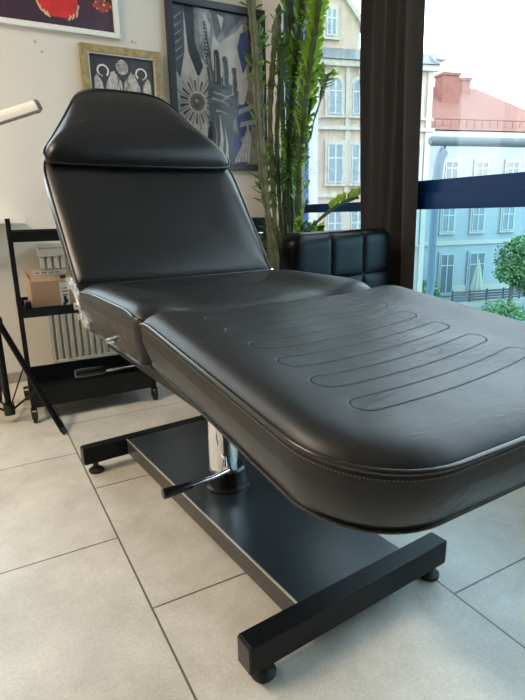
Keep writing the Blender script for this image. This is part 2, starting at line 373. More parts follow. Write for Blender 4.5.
# carrying frame under the cushions
fr = MB()
for x in (-0.24, 0.24):
    fr.box(x - 0.0125, x + 0.0125, -0.60, 0.24, 0.478, 0.503)
for y in (-0.30, -0.03, 0.20): fr.box(-0.2275, 0.2275, y - 0.0125, y + 0.0125, 0.478, 0.503)
fr.box(-0.10, 0.06, -0.09, 0.06, 0.455, 0.478)
fr.build('support_frame', M['blacksteel'], BED, bevel=0.002)
lv = MB(); lv.tube([(-0.20, 0.03, 0.472), (-0.30, 0.006, 0.479), (-0.335, 0.005, 0.480)], 0.0055, 12)
lo = lv.build('release_lever', M['chrome'], BED, smooth=True)
gr = MB(); gr.tube([(-0.322, 0.005, 0.480), (-0.33, 0.005, 0.480), (-0.375, 0.005, 0.481), (-0.392, 0.005, 0.481)], 0.01, 16, rs=[0.0075, 0.0095, 0.0105, 0.009])
gr.build('grip', M['blackplastic'], lo, smooth=True)
lv = MB(); lv.tube([(-0.02, -0.12, 0.40), (-0.12, -0.20, 0.352)], 0.006, 12); lv.tube([(-0.02, -0.02, 0.455), (-0.02, -0.12, 0.40)], 0.006, 12)
lv.build('tilt_rod', M['blacksteel'], BED, smooth=True)

def rrect(x0, x1, y0, y1, r, n=12, taper=0.0):
    """outline CCW; r = (bl, br, tr, tl)"""
    P = []
    for cx, cy, rr, a0 in ((x0, y0, r[0], PI), (x1, y0, r[1], 1.5*PI), (x1, y1, r[2], 0), (x0, y1, r[3], 0.5*PI)):
        sx = 1 if cx == x0 else -1; sy = 1 if cy == y0 else -1
        for k in range(n+1):
            a = a0 + 0.5*PI*k/n; P.append((cx + sx*rr + rr*math.cos(a), cy + sy*rr + rr*math.sin(a)))
    return resample(P)
def resample(P, step=0.010):
    out = []
    for i in range(len(P)):
        a = Vector(P[i]); b = Vector(P[(i+1) % len(P)]); L = (b-a).length
        if L < 1e-6: continue
        k = max(1, int(round(L/step)))
        for j in range(k): out.append(tuple(a + (b-a)*j/k))
    return out
def cushion(name, outline, thick, hfun, m, parent, inset_bottom=0.006, bulge=0.008, piping=True, pip_r=0.0038, dmax=None, bottom_piping=True, stitch=False, zlow=0.0):
    xs = [p[0] for p in outline]; ys = [p[1] for p in outline]
    cx, cy = (min(xs)+max(xs))/2, (min(ys)+max(ys))/2; a, bb = (max(xs)-min(xs))/2, (max(ys)-min(ys))/2
    def inset(d): return [(cx + (x-cx)*(1-d/a), cy + (y-cy)*(1-d/bb)) for x, y in outline]
    rings = []
    for k in range(0, 9):
        t = k/8; off = -bulge*math.sin(PI*t) + inset_bottom*(1-t)
        rings.append([(x, y, -thick + thick*t) for x, y in inset(off)])
    top_i = len(rings)-1
    D = min(a, bb)*0.985
    ds = [0.003, 0.007, 0.012, 0.018, 0.026, 0.035, 0.046, 0.06, 0.075, 0.095, 0.12, 0.15, 0.18, 0.21, 0.24, 0.27, 0.3]
    ds = [d for d in ds if d < D-0.02] + [D]
    for d in ds: rings.append([(x, y, hfun(x, y, d)) for x, y in inset(d)])
    n = len(outline); mb = MB()
    vs = [v for r in rings for v in r]; fs = []
    for i in range(len(rings)-1):
        for k in range(n): fs.append((i*n+k, i*n+(k+1) % n, (i+1)*n+(k+1) % n, (i+1)*n+k))
    fs.append(tuple(range(n-1, -1, -1))); fs.append(tuple(range((len(rings)-1)*n, len(rings)*n)))
    mb.add(vs, fs)
    o = mb.build(name, m, parent, fix=False)
    me = o.data; me.polygons.foreach_set('use_smooth', [True]*len(me.polygons)); me.set_sharp_from_angle(angle=math.radians(70))
    if piping:
        t = MB(); t.tube([(x, y, 0.001) for x, y in inset(-0.001)], pip_r, 10, closed=True)
        if bottom_piping: t.tube([(x, y, -thick) for x, y in inset(inset_bottom-0.001)], pip_r*0.8, 8, closed=True)
        t.build('piping', M['piping'], o, smooth=True)
    if stitch:
        t = MB(); L = inset(-bulge*0.30); acc = 0
        for i in range(len(L)):
            p = Vector((*L[i], -0.008)); q = Vector((*L[(i+1) % len(L)], -0.008)); dd = q-p
            for s in (0.0, 0.5):
                aa = p + dd*(s+0.08); b2 = p + dd*(s+0.36)
                nn = Vector((dd.y, -dd.x, 0)).normalized()*0.0005
                t.tube([aa+nn, b2+nn], 0.0007, 5)
        t.build('stitching', M['thread'], o)['kind'] = 'stuff'
    return o

TH = 0.1108
# seat section; both cushions have raised side bolsters and a lower middle
def clamp01(t): return max(0.0, min(1.0, t))
def sst(t): t = clamp01(t); return t*t*(3-2*t)
def dip_field(objs, sd, amount, d0=0.04, d1=0.16, extra=None):
    for o_ in objs:
        for v in o_.data.vertices:
            if v.co.z > -0.07:
                k = sst((v.co.z + 0.07)/0.06)
                v.co.z += k*(-amount*sst((sd(v.co.x, v.co.y) - d0)/(d1-d0)) + (extra(v.co.x, v.co.y) if extra else 0))
seat = cushion('seat_cushion', rrect(-0.312, 0.312, -0.232, 0.25, (0.030, 0.030, 0.012, 0.012)), 0.104, lambda x, y, d: 0.020*(1-math.exp(-d/0.013)), M['leather_seat'], BED, bulge=0.005)
dip_field([seat] + list(seat.children), lambda x, y: min(0.312 - abs(x), 0.03 + max(0, 0.20 - y)), 0.022,
          extra=lambda x, y: -0.016*clamp01((-0.14 - y)/0.092)**2 - 0.010*clamp01((y - 0.10)/0.15))
seat.location = (0, -0.012, 0.647)
# leg section
LL = 0.636
def leg_out():
    r = 0.128; P = rrect(-0.325, 0.325, -LL, 0, (r, r, 0.028, 0.028))
    return [(x*(1 - 0.02*(1 + y/LL)), y) for x, y in P]
leg = cushion('leg_cushion', leg_out(), 0.086, lambda x, y, d: 0.022*(1-math.exp(-d/0.0125)), M['leather_leg'], BED, inset_bottom=0.016, bulge=0.006, stitch=True)
dip_field([leg] + list(leg.children), lambda x, y: min(0.325 - abs(x), 0.75*(y + LL)), 0.006, extra=lambda x, y: -0.018*clamp01((y + 0.075)/0.075)**2 - 0.004*sst((y + 0.20)/0.20)*sst((0.30 - abs(x))/0.16))
leg.location = (-0.002, -0.266, 0.6485); leg.rotation_euler = (TH, 0, 0)
# backrest
al = math.radians(51)
def back_outline(s0=0.0):
    R = [(0.302, s0), (0.310, s0+0.02), (0.312, 0.15), (0.314, 0.30), (0.314, 0.39), (0.309, 0.428), (0.298, 0.462), (0.275, 0.502), (0.247, 0.550), (0.218, 0.600), (0.192, 0.648), (0.168, 0.690), (0.140, 0.718), (0.104, 0.734), (0.056, 0.740), (0, 0.741)]
    R = [tuple(p)[:2] for p in smooth_path([(x, y, 0) for x, y in R], 4)]
    return resample(R + [(-x, y) for x, y in R[::-1][1:]], 0.012)
def h_back(x, y, d): return 0.020*(1-math.exp(-d/0.022)) - 0.004*max(0, min(1, (d-0.08)/0.1))
back = cushion('backrest_cushion', back_outline(), 0.085, h_back, M['leather'], BED, inset_bottom=0.014, bulge=0.006)
back.location = (-0.003, 0.252, 0.652); back.rotation_euler = (al, 0, 0)
# headrest pillow lying on the top end of the back
S0 = 0.405
def head_outline():
    R = [(0.0, S0), (0.10, S0), (0.20, S0+0.001), (0.26, S0+0.004), (0.292, S0+0.010), (0.303, S0+0.028), (0.299, S0+0.055), (0.272, 0.504), (0.243, 0.552), (0.214, 0.601), (0.188, 0.648), (0.164, 0.689), (0.137, 0.716), (0.102, 0.732), (0.056, 0.738), (0, 0.739)]
    R = [tuple(p)[:2] for p in smooth_path([(x, y, 0) for x, y in R], 4)]
    return resample(R + [(-x, y) for x, y in R[::-1][1:-1]], 0.012)
def h_head(x, y, d):
    t = max(0, min(1, (y - S0)/0.335))
    return (0.042*(1-t)**0.8 + 0.012)*(1-math.exp(-d/0.030))
head = cushion('headrest_pillow', head_outline(), 0.020, h_head, M['leather'], BED, inset_bottom=0.002, bulge=0.003, bottom_piping=False, pip_r=0.0036)
nrm = Vector((0, -math.sin(al), math.cos(al)))
head.location = Vector((-0.008, 0.252, 0.652)) + nrm*0.030; head.rotation_euler = (al, 0, 0)
# back support tubes and hinges
bk = MB()
dv = Vector((0, math.cos(al), math.sin(al)))
for x in (-0.24, 0.24):
    a = Vector((x, 0.252, 0.652)) - nrm*0.100 + dv*0.02; e = a + dv*0.52
    bk.tube([a, e], 0.012, 10)
bk.tube([Vector((-0.24, 0.252, 0.652)) - nrm*0.1 + dv*0.45, Vector((0.24, 0.252, 0.652)) - nrm*0.1 + dv*0.45], 0.012, 10)
bk.build('back_support', M['blacksteel'], BED, smooth=True)
for sx in (-1, 1):
    h = MB()
    X = sx*0.318
    pts = [(0.375, 0.665), (0.335, 0.640), (0.275, 0.628), (0.245, 0.590), (0.225, 0.560), (0.175, 0.548), (0.165, 0.565), (0.215, 0.590), (0.240, 0.625), (0.262, 0.655), (0.325, 0.672)]
    n = len(pts); hv = [(X + sx*random.uniform(0.0, 0.004), y, z) for y, z in pts] + [(X - sx*0.006, y, z) for y, z in pts]
    h.add(hv, [tuple(range(n)), tuple(range(2*n-1, n-1, -1))] + [((i+1) % n, i, n+i, n+(i+1) % n) for i in range(n)])
    for (y, z, r) in ((0.24, 0.60, 0.009), (0.21, 0.575, 0.008), (0.30, 0.648, 0.008)):
        h.tube([(X - sx*0.002, y, z), (X + sx*0.012, y, z)], r, 12)
    o = h.build('hinge_bracket', M['film'], BED, smooth=False); tag(o, 'shiny silver hinge bracket in crumpled film')
kb = MB(); kb.tube([(-0.310, -0.052, 0.561), (-0.322, -0.052, 0.561), (-0.326, -0.052, 0.561)], 0.013, 18, rs=[0.0075, 0.007, 0.005])
kb.tube([(-0.324, -0.052, 0.561), (-0.329, -0.052, 0.561)], 0.004, 12)
tag(kb.build('side_knob', M['chrome'], BED, smooth=True), 'round chrome side knob')

# ------------------------------------------------------------------ armchair behind the bed
AW, AH, AT = 0.585, 0.765, 0.085
ARM = empty('armchair', (0.95, 1.495, 0), math.radians(15), 'black leather armchair with square-quilted low back standing by the curtain', 'chair')
def quilt(parent):
    W, z0, z1 = AW, 0.36, AH; nx, nz = 72, 52; mb = MB(); vs = []; r = 0.055
    def face(sgn, y):
        out = []
        for j in range(nz+1):
            for i in range(nx+1):
                u = i/nx; v = j/nz; x = u*W; z = z0 + v*(z1-z0)
                # soft rounded outline
                ex = min(x, W-x); ez = z1 - z
                if ex < r and ez < r:
                    dx, dz = r-ex, r-ez; L = math.hypot(dx, dz)
                    k = max(dx, dz)/L if L > 1e-6 else 1
                    x = x + (1 if x < W/2 else -1)*(dx - dx*k); z = z - (dz - dz*k)
                du = abs((u*3) - round(u*3))/3*W; vv = (z1 - (z0+v*(z1-z0)))/0.17
                dw = abs(vv-round(vv))*0.17
                if round(u*3) in (0, 3): du = 9
                if round(vv) == 0: dw = 9
                seam = min(1-math.exp(-du/0.009), 1-math.exp(-dw/0.009))
                edge = min(ex, ez, 0.05)/0.05; edge = math.sqrt(max(0, 1-(1-edge)**2))
                out.append((x, y + sgn*(0.009*seam*edge + 0.012*edge - 0.014), z))
        return out
    A = face(-1, 0.0); B = face(1, AT); N = (nx+1)*(nz+1); fs = []
    for j in range(nz):
        for i in range(nx):
            q = j*(nx+1)+i; fs.append((q, q+1, q+nx+2, q+nx+1)); fs.append((N+q, N+q+nx+1, N+q+nx+2, N+q+1))
    def strip(idx):
        for a, c in zip(idx[:-1], idx[1:]): fs.append((a, c, N+c, N+a))
    strip([j*(nx+1) for j in range(nz+1)]); strip([j*(nx+1)+nx for j in range(nz, -1, -1)])
    strip([nz*(nx+1)+i for i in range(nx+1)]); strip([i for i in range(nx, -1, -1)])
    mb.add(A+B, fs); return mb.build('backrest', M['leather_chair'], parent, smooth=True)
quilt(ARM)
sb = MB(); sb.box(0.02, AW-0.02, AT, 0.52, 0.36, 0.47); sb.build('seat', M['leather_chair'], ARM, bevel=0.025, seg=4)
sf = MB(); sf.box(0.03, AW-0.03, 0.02, 0.50, 0.30, 0.3599); sf.build('seat_frame', M['blackplastic'], ARM, bevel=0.004)
for x in (0.06, AW-0.06):
    for y in (0.06, 0.46):
        l = MB(); l.tube([(x, y, 0), (x, y, 0.30)], 0.014, 12, rs=[0.011, 0.016]); l.build('leg', M['chrome'], ARM, smooth=True)

# ------------------------------------------------------------------ curtain
CU = MB(); ny, nz = 170, 80; cv = []
for j in range(nz+1):
    z = 0.015 + (HC - 0.017)*j/nz
    ya = 1.598 - 0.012*math.exp(-((z-1.0)/1.2)**2) - 0.02*(1 - min(1, z/1.6)) ; yb = 1.925 - 0.05*(1-min(1, z/1.4))
    for i in range(ny+1):
        t = i/ny; ph = 0.35*math.sin(z*1.3) + 0.25*math.sin(z*2.7+1)
        amp = 0.048*(0.6+0.4*math.sin(t*5.0+z*0.8))
        fold = math.sin(t*2*PI*4.3 + ph + 0.9*math.sin(t*7 + z*0.5)) + 0.35*math.sin(t*2*PI*9.5 - ph*2 + z*0.7)
        # one broad flap hangs over the window-side third and crosses the folds on a slant
        edge = 0.30 + 0.10*math.sin(0.9*z + 0.4) ; k = 1/(1 + math.exp(-(t - edge)/0.012))
        fold = fold*k + (1-k)*(0.25*math.sin(t*9) - 1.25*(t/edge)**3)
        cv.append((1.572 - amp*fold*0.8, ya + (yb-ya)*t + 0.006*fold, z))
cf = []
for j in range(nz):
    for i in range(ny): q = j*(ny+1)+i; cf.append((q, q+1, q+ny+2, q+ny+1))
CU.add(cv, cf); cu = CU.build('curtain', M['curtain'], smooth=True)
sol = cu.modifiers.new('cloth', 'SOLIDIFY'); sol.thickness = 0.003
tag(cu, 'long dark brown fabric curtain gathered between the two windows', 'curtain')

# ------------------------------------------------------------------ pictures on the far wall
def frame_of(name, x0, x1, z0, z1, fwid, m, depth, label, lip=None, tilt=0):
    root = empty(name, ((x0+x1)/2, YW, z0), 0, label, 'picture'); root.rotation_euler = (0, tilt, 0)
    hw = (x1-x0)/2; H_ = z1-z0; b = MB()
    for p in ([(-hw, 0), (hw, 0), (hw-fwid, fwid), (-hw+fwid, fwid)], [(hw, 0), (hw, H_), (hw-fwid, H_-fwid), (hw-fwid, fwid)],
              [(hw, H_), (-hw, H_), (-hw+fwid, H_-fwid), (hw-fwid, H_-fwid)], [(-hw, H_), (-hw, 0), (-hw+fwid, fwid), (-hw+fwid, H_-fwid)]):
        b.prism(p, -depth, -0.001)
    b.build('frame', m, root, bevel=0.002)
    if lip:
        b = MB(); k = fwid; l = 0.006
        for p in ([(-hw+k, k), (hw-k, k), (hw-k-l, k+l), (-hw+k+l, k+l)], [(hw-k, k), (hw-k, H_-k), (hw-k-l, H_-k-l), (hw-k-l, k+l)],
                  [(hw-k, H_-k), (-hw+k, H_-k), (-hw+k+l, H_-k-l), (hw-k-l, H_-k-l)], [(-hw+k, H_-k), (-hw+k, k), (-hw+k+l, k+l), (-hw+k+l, H_-k-l)]):
            b.prism(p, -depth+0.004, -0.002)
        b.build('inner_lip', lip, root)
    return root, hw, H_
def art(root, name, hw, H_, inset, mats, polys, y=-0.006):
    """flat print: background quad plus shapes, each a hair in front of the last; coordinates in metres from the picture's left bottom inner corner"""
    b = MB(); k = 0
    x0, x1, z0, z1 = -hw+inset, hw-inset, inset, H_-inset; W = x1-x0; Hh = z1-z0
    b.cur = 0; b.poly([(x0, y, z0), (x1, y, z0), (x1, y, z1), (x0, y, z1)])
    for mi, pts in polys:
        k += 1; b.cur = mi
        yy = y - 0.00006*k
        b.poly([(x0 + min(1, max(0, u))*W, yy, z0 + min(1, max(0, v))*Hh) for u, v in pts])
    return b.build(name, mats, root, fix=False)
def paper(name, c, a=0.25, s=20): return mat(name, c, 0.35, noise=(s, a))
def blob(cx, cy, rx, ry, n=20, a0=0, jag=0.0):
    return [(cx + rx*(1+jag*random.uniform(-1, 1))*math.cos(2*PI*k/n + a0), cy + ry*(1+jag*random.uniform(-1, 1))*math.sin(2*PI*k/n + a0)) for k in range(n)]
def ribbon(pts, w0, w1):
    L = []; R = []
    n = len(pts)
    for i, p in enumerate(pts):
        a = Vector(pts[max(i-1, 0)]); c = Vector(pts[min(i+1, n-1)]); t = (c-a).normalized(); nn = Vector((-t.y, t.x)); w = w0 + (w1-w0)*i/(n-1)
        L.append(tuple(Vector(p) + nn*w)); R.append(tuple(Vector(p) - nn*w))
    return L + R[::-1]

# large hand picture
root, hw, H_ = frame_of('framed_hand_picture', 1.062, 1.660, 1.083, 1.945, 0.036, M['blackframe'], 0.028,
                        'large black-framed grey and blue picture of a raised hand beside the plant')
hm = [paper('grey wash', (0.24, 0.24, 0.25), 0.5, 16), paper('near black', (0.020, 0.021, 0.026), 0.4), paper('pale cream', (0.62, 0.58, 0.54), 0.15),
      paper('slate', (0.085, 0.092, 0.11), 0.4), paper('deep blue', (0.045, 0.075, 0.24), 0.4), paper('mid grey', (0.36, 0.36, 0.37), 0.3), paper('brown grey', (0.20, 0.165, 0.15), 0.3)]
pp = []
pp += [(2, [(0.02, 0.0), (0.30, 0.0), (0.36, 0.35), (0.40, 0.62), (0.28, 0.70), (0.12, 0.98), (0.04, 0.98), (0.02, 0.5)]),
       (3, [(0.0, 1), (0.0, 0.62), (0.06, 0.55), (0.12, 0.72), (0.13, 1)]), (1, [(0.13, 1), (0.16, 0.72), (0.26, 0.56), (0.32, 0.64), (0.24, 0.78), (0.24, 1)]),
       (5, [(0.27, 1), (0.30, 0.78), (0.36, 0.86), (0.40, 1)]), (2, [(0.35, 0.98), (0.33, 0.86), (0.38, 0.80), (0.42, 0.9)]),
       (1, [(0.42, 1), (0.48, 0.82), (0.58, 0.90), (0.66, 1)]), (2, [(0.50, 0.98), (0.54, 0.88), (0.57, 0.96)]),
       (3, [(0.60, 1), (0.56, 0.83), (0.72, 0.93), (0.82, 1)]),
       (2, [(0.52, 0.80), (0.56, 0.66), (0.63, 0.62), (0.70, 0.72), (0.78, 0.80), (0.80, 0.95), (0.70, 0.88), (0.60, 0.84)]),
       (2, [(0.62, 0.62), (0.66, 0.45), (0.78, 0.40), (0.84, 0.55), (0.80, 0.75), (0.72, 0.74)]),
       (4, [(0.72, 0.78), (0.78, 0.62), (0.86, 0.72), (0.84, 0.90), (0.76, 0.88)]), (1, [(0.84, 1), (0.86, 0.6), (1, 0.5), (1, 1)]),
       (5, [(0.86, 0.60), (0.93, 0.50), (1.0, 0.60), (1, 0.70)]), (6, [(0.80, 0.45), (1, 0.36), (1, 0.46), (0.84, 0.52)]),
       (1, [(0.74, 0.36), (1, 0.22), (1, 0.34), (0.80, 0.44)]), (4, [(0.66, 0.40), (0.72, 0.18), (0.86, 0.24), (0.90, 0.38), (0.78, 0.42)]),
       (5, [(0.70, 0.34), (0.98, 0.42), (0.98, 0.45), (0.72, 0.38)]), (5, [(0.72, 0.26), (1.0, 0.30), (1.0, 0.33), (0.74, 0.30)]),
       (1, [(0.30, 0), (0.36, 0.30), (0.50, 0.20), (0.62, 0.32), (0.70, 0.0)]),
       (4, [(0.58, 0.0), (0.66, 0.24), (0.78, 0.12), (0.80, 0)]), (6, [(0.02, 0.0), (0.02, 0.28), (0.18, 0.12), (0.28, 0.0)])]
for k in range(9):    # feathery leaves at the bottom right
    a = 0.5 + k*0.2; cx = 0.66; pp.append((5 if k % 2 else 2, ribbon([(cx + 0.02*k, 0.02), (cx + 0.03*k + 0.10*math.cos(a), 0.06 + 0.16*math.sin(a)), (cx + 0.03*k + 0.15*math.cos(a), 0.10 + 0.20*math.sin(a))], 0.012, 0.002)))
# the sun-like eye with rays
for k in range(30):
    a = 2*PI*k/30; r0, r1 = 0.085, 0.20 + 0.05*(k % 2)
    pp.append((5 if k % 2 else 3, ribbon([(0.235 + r0*math.cos(a), 0.405 + r0*0.7*math.sin(a)), (0.235 + r1*math.cos(a), 0.405 + r1*0.7*math.sin(a))], 0.004, 0.011)))
pp += [(2, blob(0.235, 0.405, 0.105, 0.072)), (6, blob(0.235, 0.405, 0.085, 0.058)), (3, blob(0.24, 0.405, 0.058, 0.040)), (5, blob(0.225, 0.415, 0.018, 0.012))]
# hand
pp += [(2, [(0.40, 0.52), (0.40, 0.70), (0.44, 0.84), (0.56, 0.76), (0.64, 0.70), (0.74, 0.72), (0.76, 0.48), (0.70, 0.40)]),
       (3, [(0.36, 0.02), (0.40, 0.24), (0.36, 0.36), (0.36, 0.50), (0.38, 0.60), (0.44, 0.62), (0.72, 0.50), (0.70, 0.38), (0.64, 0.28), (0.64, 0.12), (0.66, 0.0), (0.40, 0)]),
       (3, ribbon([(0.41, 0.52), (0.385, 0.64), (0.375, 0.74)], 0.036, 0.030)), (1, ribbon([(0.375, 0.70), (0.36, 0.80), (0.35, 0.92)], 0.030, 0.018)),
       (1, ribbon([(0.47, 0.53), (0.475, 0.66), (0.47, 0.735)], 0.040, 0.030)), (1, ribbon([(0.56, 0.50), (0.575, 0.62), (0.565, 0.70)], 0.038, 0.028)),
       (1, ribbon([(0.655, 0.45), (0.675, 0.55), (0.67, 0.635)], 0.034, 0.024))]
for cx, cy in ((0.47, 0.735), (0.565, 0.70), (0.67, 0.635)): pp.append((1, blob(cx, cy, 0.030, 0.02)))
for (x0_, y0_, x1_, y1_) in ((0.455, 0.55, 0.46, 0.72), (0.545, 0.53, 0.55, 0.68), (0.645, 0.47, 0.655, 0.62), (0.40, 0.56, 0.37, 0.70), (0.42, 0.48, 0.62, 0.44), (0.40, 0.44, 0.60, 0.40), (0.44, 0.36, 0.58, 0.34), (0.66, 0.48, 0.50, 0.42)):
    pp.append((5, ribbon([(x0_, y0_), ((x0_+x1_)/2, (y0_+y1_)/2 + 0.008), (x1_, y1_)], 0.007, 0.003)))
pp += [(2, ribbon([(0.47, 0.04), (0.50, 0.18), (0.485, 0.33)], 0.030, 0.003)), (2, ribbon([(0.55, 0.02), (0.56, 0.14), (0.54, 0.24)], 0.020, 0.002)), (5, ribbon([(0.42, 0.05), (0.44, 0.2), (0.42, 0.3)], 0.012, 0.002))]
for k in range(14):   # chain hanging along the first finger
    pp.append((2 if k % 2 else 5, blob(0.352 + 0.012*math.sin(k), 0.93 - 0.022*k, 0.009, 0.006, 8)))
for k in range(6): pp.append((5, ribbon([(0.02, 0.66 + 0.05*k), (0.10, 0.70 + 0.05*k)], 0.006, 0.002)))
art(root, 'print', hw, H_, 0.034, hm, pp)
b = MB(); b.box(-hw+0.034, hw-0.034, -0.0135, -0.0105, 0.034, H_-0.034); b.build('glazing', glass_mat('picture glass', (0.98, 0.98, 0.98), 0.3), root)

# small gold framed engraving
root, hw, H_ = frame_of('gold_framed_picture', 0.606, 1.018, 1.345, 1.661, 0.036, M['gold'], 0.03,
                        'small gold-framed black and silver engraving above the headrest of the bed', lip=M['silver_lip'])
gm = [paper('black ground', (0.030, 0.030, 0.038), 0.3), mat('silver line', (0.46, 0.43, 0.40), 0.4, noise=(60, 0.4)), mat('dark line', (0.05, 0.045, 0.045), 0.4), mat('pale ring', (0.75, 0.70, 0.63), 0.4)]
pp = []
def mir(mi, pts): pp.append((mi, pts)); pp.append((mi, [(1-u, v) for u, v in pts][::-1]))
def ringp(mi, cx, cy, rx, ry, w):
    n = 22
    for k in range(n-3):
        a, c = 2*PI*k/n - 0.9, 2*PI*(k+1.05)/n - 0.9
        mir(mi, [(cx+rx*math.cos(a), cy+ry*math.sin(a)), (cx+rx*math.cos(c), cy+ry*math.sin(c)), (cx+(rx-w)*math.cos(c), cy+(ry-w*1.35)*math.sin(c)), (cx+(rx-w)*math.cos(a), cy+(ry-w*1.35)*math.sin(a))])
ringp(3, 0.20, 0.70, 0.095, 0.13, 0.026)
mir(1, [(0.06, 0.55), (0.10, 0.62), (0.17, 0.50), (0.20, 0.25), (0.14, 0.05), (0.05, 0.0), (0.05, 0.3)])
mir(1, [(0.24, 0.45), (0.30, 0.62), (0.40, 0.66), (0.48, 0.50), (0.50, 0.2), (0.44, 0.0), (0.20, 0.0), (0.22, 0.25)])
mir(1, [(0.30, 0.66), (0.38, 0.72), (0.40, 0.60), (0.33, 0.58)])
pp.append((1, blob(0.5, 0.80, 0.10, 0.15, 18, jag=0.08)))
for k in range(16):
    a = random.uniform(0.08, 0.46); c = random.uniform(0.0, 0.55); mir(2, ribbon([(a, c), (a + random.uniform(-0.05, 0.05), c + 0.08), (a + random.uniform(-0.07, 0.07), c + 0.15)], 0.010, 0.003))
for k in range(5): mir(2, ribbon([(0.42, 0.70 + 0.045*k), (0.46, 0.74 + 0.04*k), (0.49, 0.72 + 0.045*k)], 0.006, 0.004))
for k in range(5): mir(3, ribbon([(0.26 + 0.03*k, 0.05), (0.32 + 0.03*k, 0.25 - 0.02*k), (0.30 + 0.04*k, 0.48 - 0.04*k)], 0.006, 0.004))
art(root, 'print', hw, H_, 0.042, gm, pp)

# red picture, mostly above the frame
root, hw, H_ = frame_of('red_hand_picture', 0.225, 0.812, 1.700, 2.52, 0.024, M['whiteframe'], 0.025,
                        'white-framed picture of a red shape with pale claws on dark purple, high on the wall')
rm = [paper('dark purple', (0.055, 0.026, 0.048), 0.25, 8), mat('red print', (0.62, 0.022, 0.024), 0.45, noise=(14, 0.18)), mat('cream claw', (0.62, 0.48, 0.30), 0.5), mat('dull rust', (0.26, 0.045, 0.03), 0.5, noise=(40, 0.4)), mat('dark plum', (0.10, 0.02, 0.035), 0.5)]
pp = [(1, [(0.30, 0.34), (0.31, 0.20), (0.36, 0.085), (0.46, 0.055), (0.60, 0.052), (0.66, 0.075), (0.70, 0.18), (0.74, 0.34), (0.74, 0.62), (0.62, 0.8), (0.40, 0.8), (0.30, 0.62)])]
for (cx, cy, a) in ((0.345, 0.115, -0.9), (0.365, 0.085, -0.75), (0.395, 0.065, -0.6), (0.42, 0.055, -0.4), (0.695, 0.115, -2.1), (0.68, 0.080, -2.0), (0.65, 0.062, -2.4), (0.62, 0.052, -2.6)):
    pp.append((2, ribbon([(cx, cy + 0.02), (cx + 0.012*math.cos(a), cy), (cx + 0.03*math.cos(a), cy + 0.018*math.sin(a))], 0.010, 0.004)))
for cx in (0.06, 0.91):
    pp.append((3, blob(cx, 0.155, 0.085, 0.036, 16, jag=0.3))); pp.append((2, blob(cx+0.01, 0.16, 0.012, 0.008, 8)))
    pp.append((3, blob(cx-0.02, 0.235, 0.075, 0.028, 16, jag=0.3)))
    for k in range(5): pp.append((2, blob(cx + 0.07*math.cos(k*1.3), 0.155 + 0.03*math.sin(k*1.3), 0.008, 0.006, 6)))
    for k in range(4): pp.append((1, blob(cx - 0.02 + 0.06*math.cos(k*1.7), 0.16 + 0.03*math.sin(k*1.7), 0.016, 0.008, 8)))
for k in range(6): pp.append((4, ribbon([(0.76, 0.09 + 0.022*k), (0.80, 0.09 + 0.022*k)], 0.006, 0.006)))
art(root, 'print', hw, H_, 0.022, rm, pp)

# ------------------------------------------------------------------ radiator, shelf, lamp, tripod
RA = empty('radiator', (0.30, YW - 0.002, 0.09), 0, 'cream ribbed panel radiator low on the wall behind the cart', 'radiator')
rb = MB(); X0, X1 = 0.0, 0.76; nn = 23
prof = []
for k in range(nn):
    a = X0 + (X1-X0)*k/nn; q = (X1-X0)/nn
    prof += [(a, -0.085), (a + q*0.50, -0.085), (a + q*0.62, -0.072), (a + q*0.88, -0.072)]
prof.append((X1, -0.085)); prof += [(X1, -0.035), (X0, -0.035)]
rb.prism_z(prof[::-1], 0.02, 0.555)
rb.build('panel', M['radiator'], RA)
rt_ = MB(); rt_.box(X0 - 0.008, X1 + 0.008, -0.090, -0.03, 0.5551, 0.60); rt_.build('header', M['radiator'], RA, bevel=0.004)
rt_ = MB(); rt_.box(X0 - 0.004, X1 + 0.004, -0.088, -0.034, 0.0, 0.0199); rt_.build('header', M['radiator'], RA, bevel=0.004)
rt_ = MB(); rt_.box(X0 - 0.014, X1 + 0.014, -0.096, -0.025, 0.6001, 0.622); rt_.build('top_grille', M['radiator'], RA, bevel=0.003)
for pth, rr, nm in (([(0.05, -0.03, 0.4), (0.05, -0.0, 0.4)], 0.012, 'wall_bracket'), ([(0.71, -0.03, 0.4), (0.71, -0.0, 0.4)], 0.012, 'wall_bracket'), ([(0.01, -0.05, 0.02), (0.01, -0.05, -0.089)], 0.008, 'pipe')):
    rv = MB(); rv.tube(pth, rr, 10); rv.build(nm, M['radiator'], RA, smooth=True)

# the window in the far wall whose sill ends left of the cart
W3 = empty('window_3'); W3['kind'] = 'structure'
b = MB(); y0, y1 = YW + 0.03, YW + 0.09
b.box(FX0, FX0 + 0.07, y0, y1, 0.8381, FZ1); b.box(FX1 - 0.07, FX1, y0, y1, 0.8381, FZ1); b.box(FX0 + 0.07, FX1 - 0.07, y0, y1, 0.8381, 0.90); b.box(FX0 + 0.07, FX1 - 0.07, y0, y1, FZ1 - 0.07, FZ1); b.box(-0.64, -0.56, y0, y1, 0.90, FZ1 - 0.07)
b.build('window_frame', M['white'], W3, bevel=0.003)
for x0, x1 in ((FX0 + 0.07, -0.64), (-0.56, FX1 - 0.07)): bx('pane', x0, x1, YW + 0.058, YW + 0.063, 0.90, FZ1 - 0.07, M['glass'], W3)
b = MB(); b.box(FX0 - 0.08, 0.245, YW - 0.19, YW - 0.0005, 0.812, 0.838); b.box(FX0, FX1, YW - 0.0005, YW + 0.10, 0.812, 0.838); b.build('window_sill', M['white'], W3, bevel=0.002)

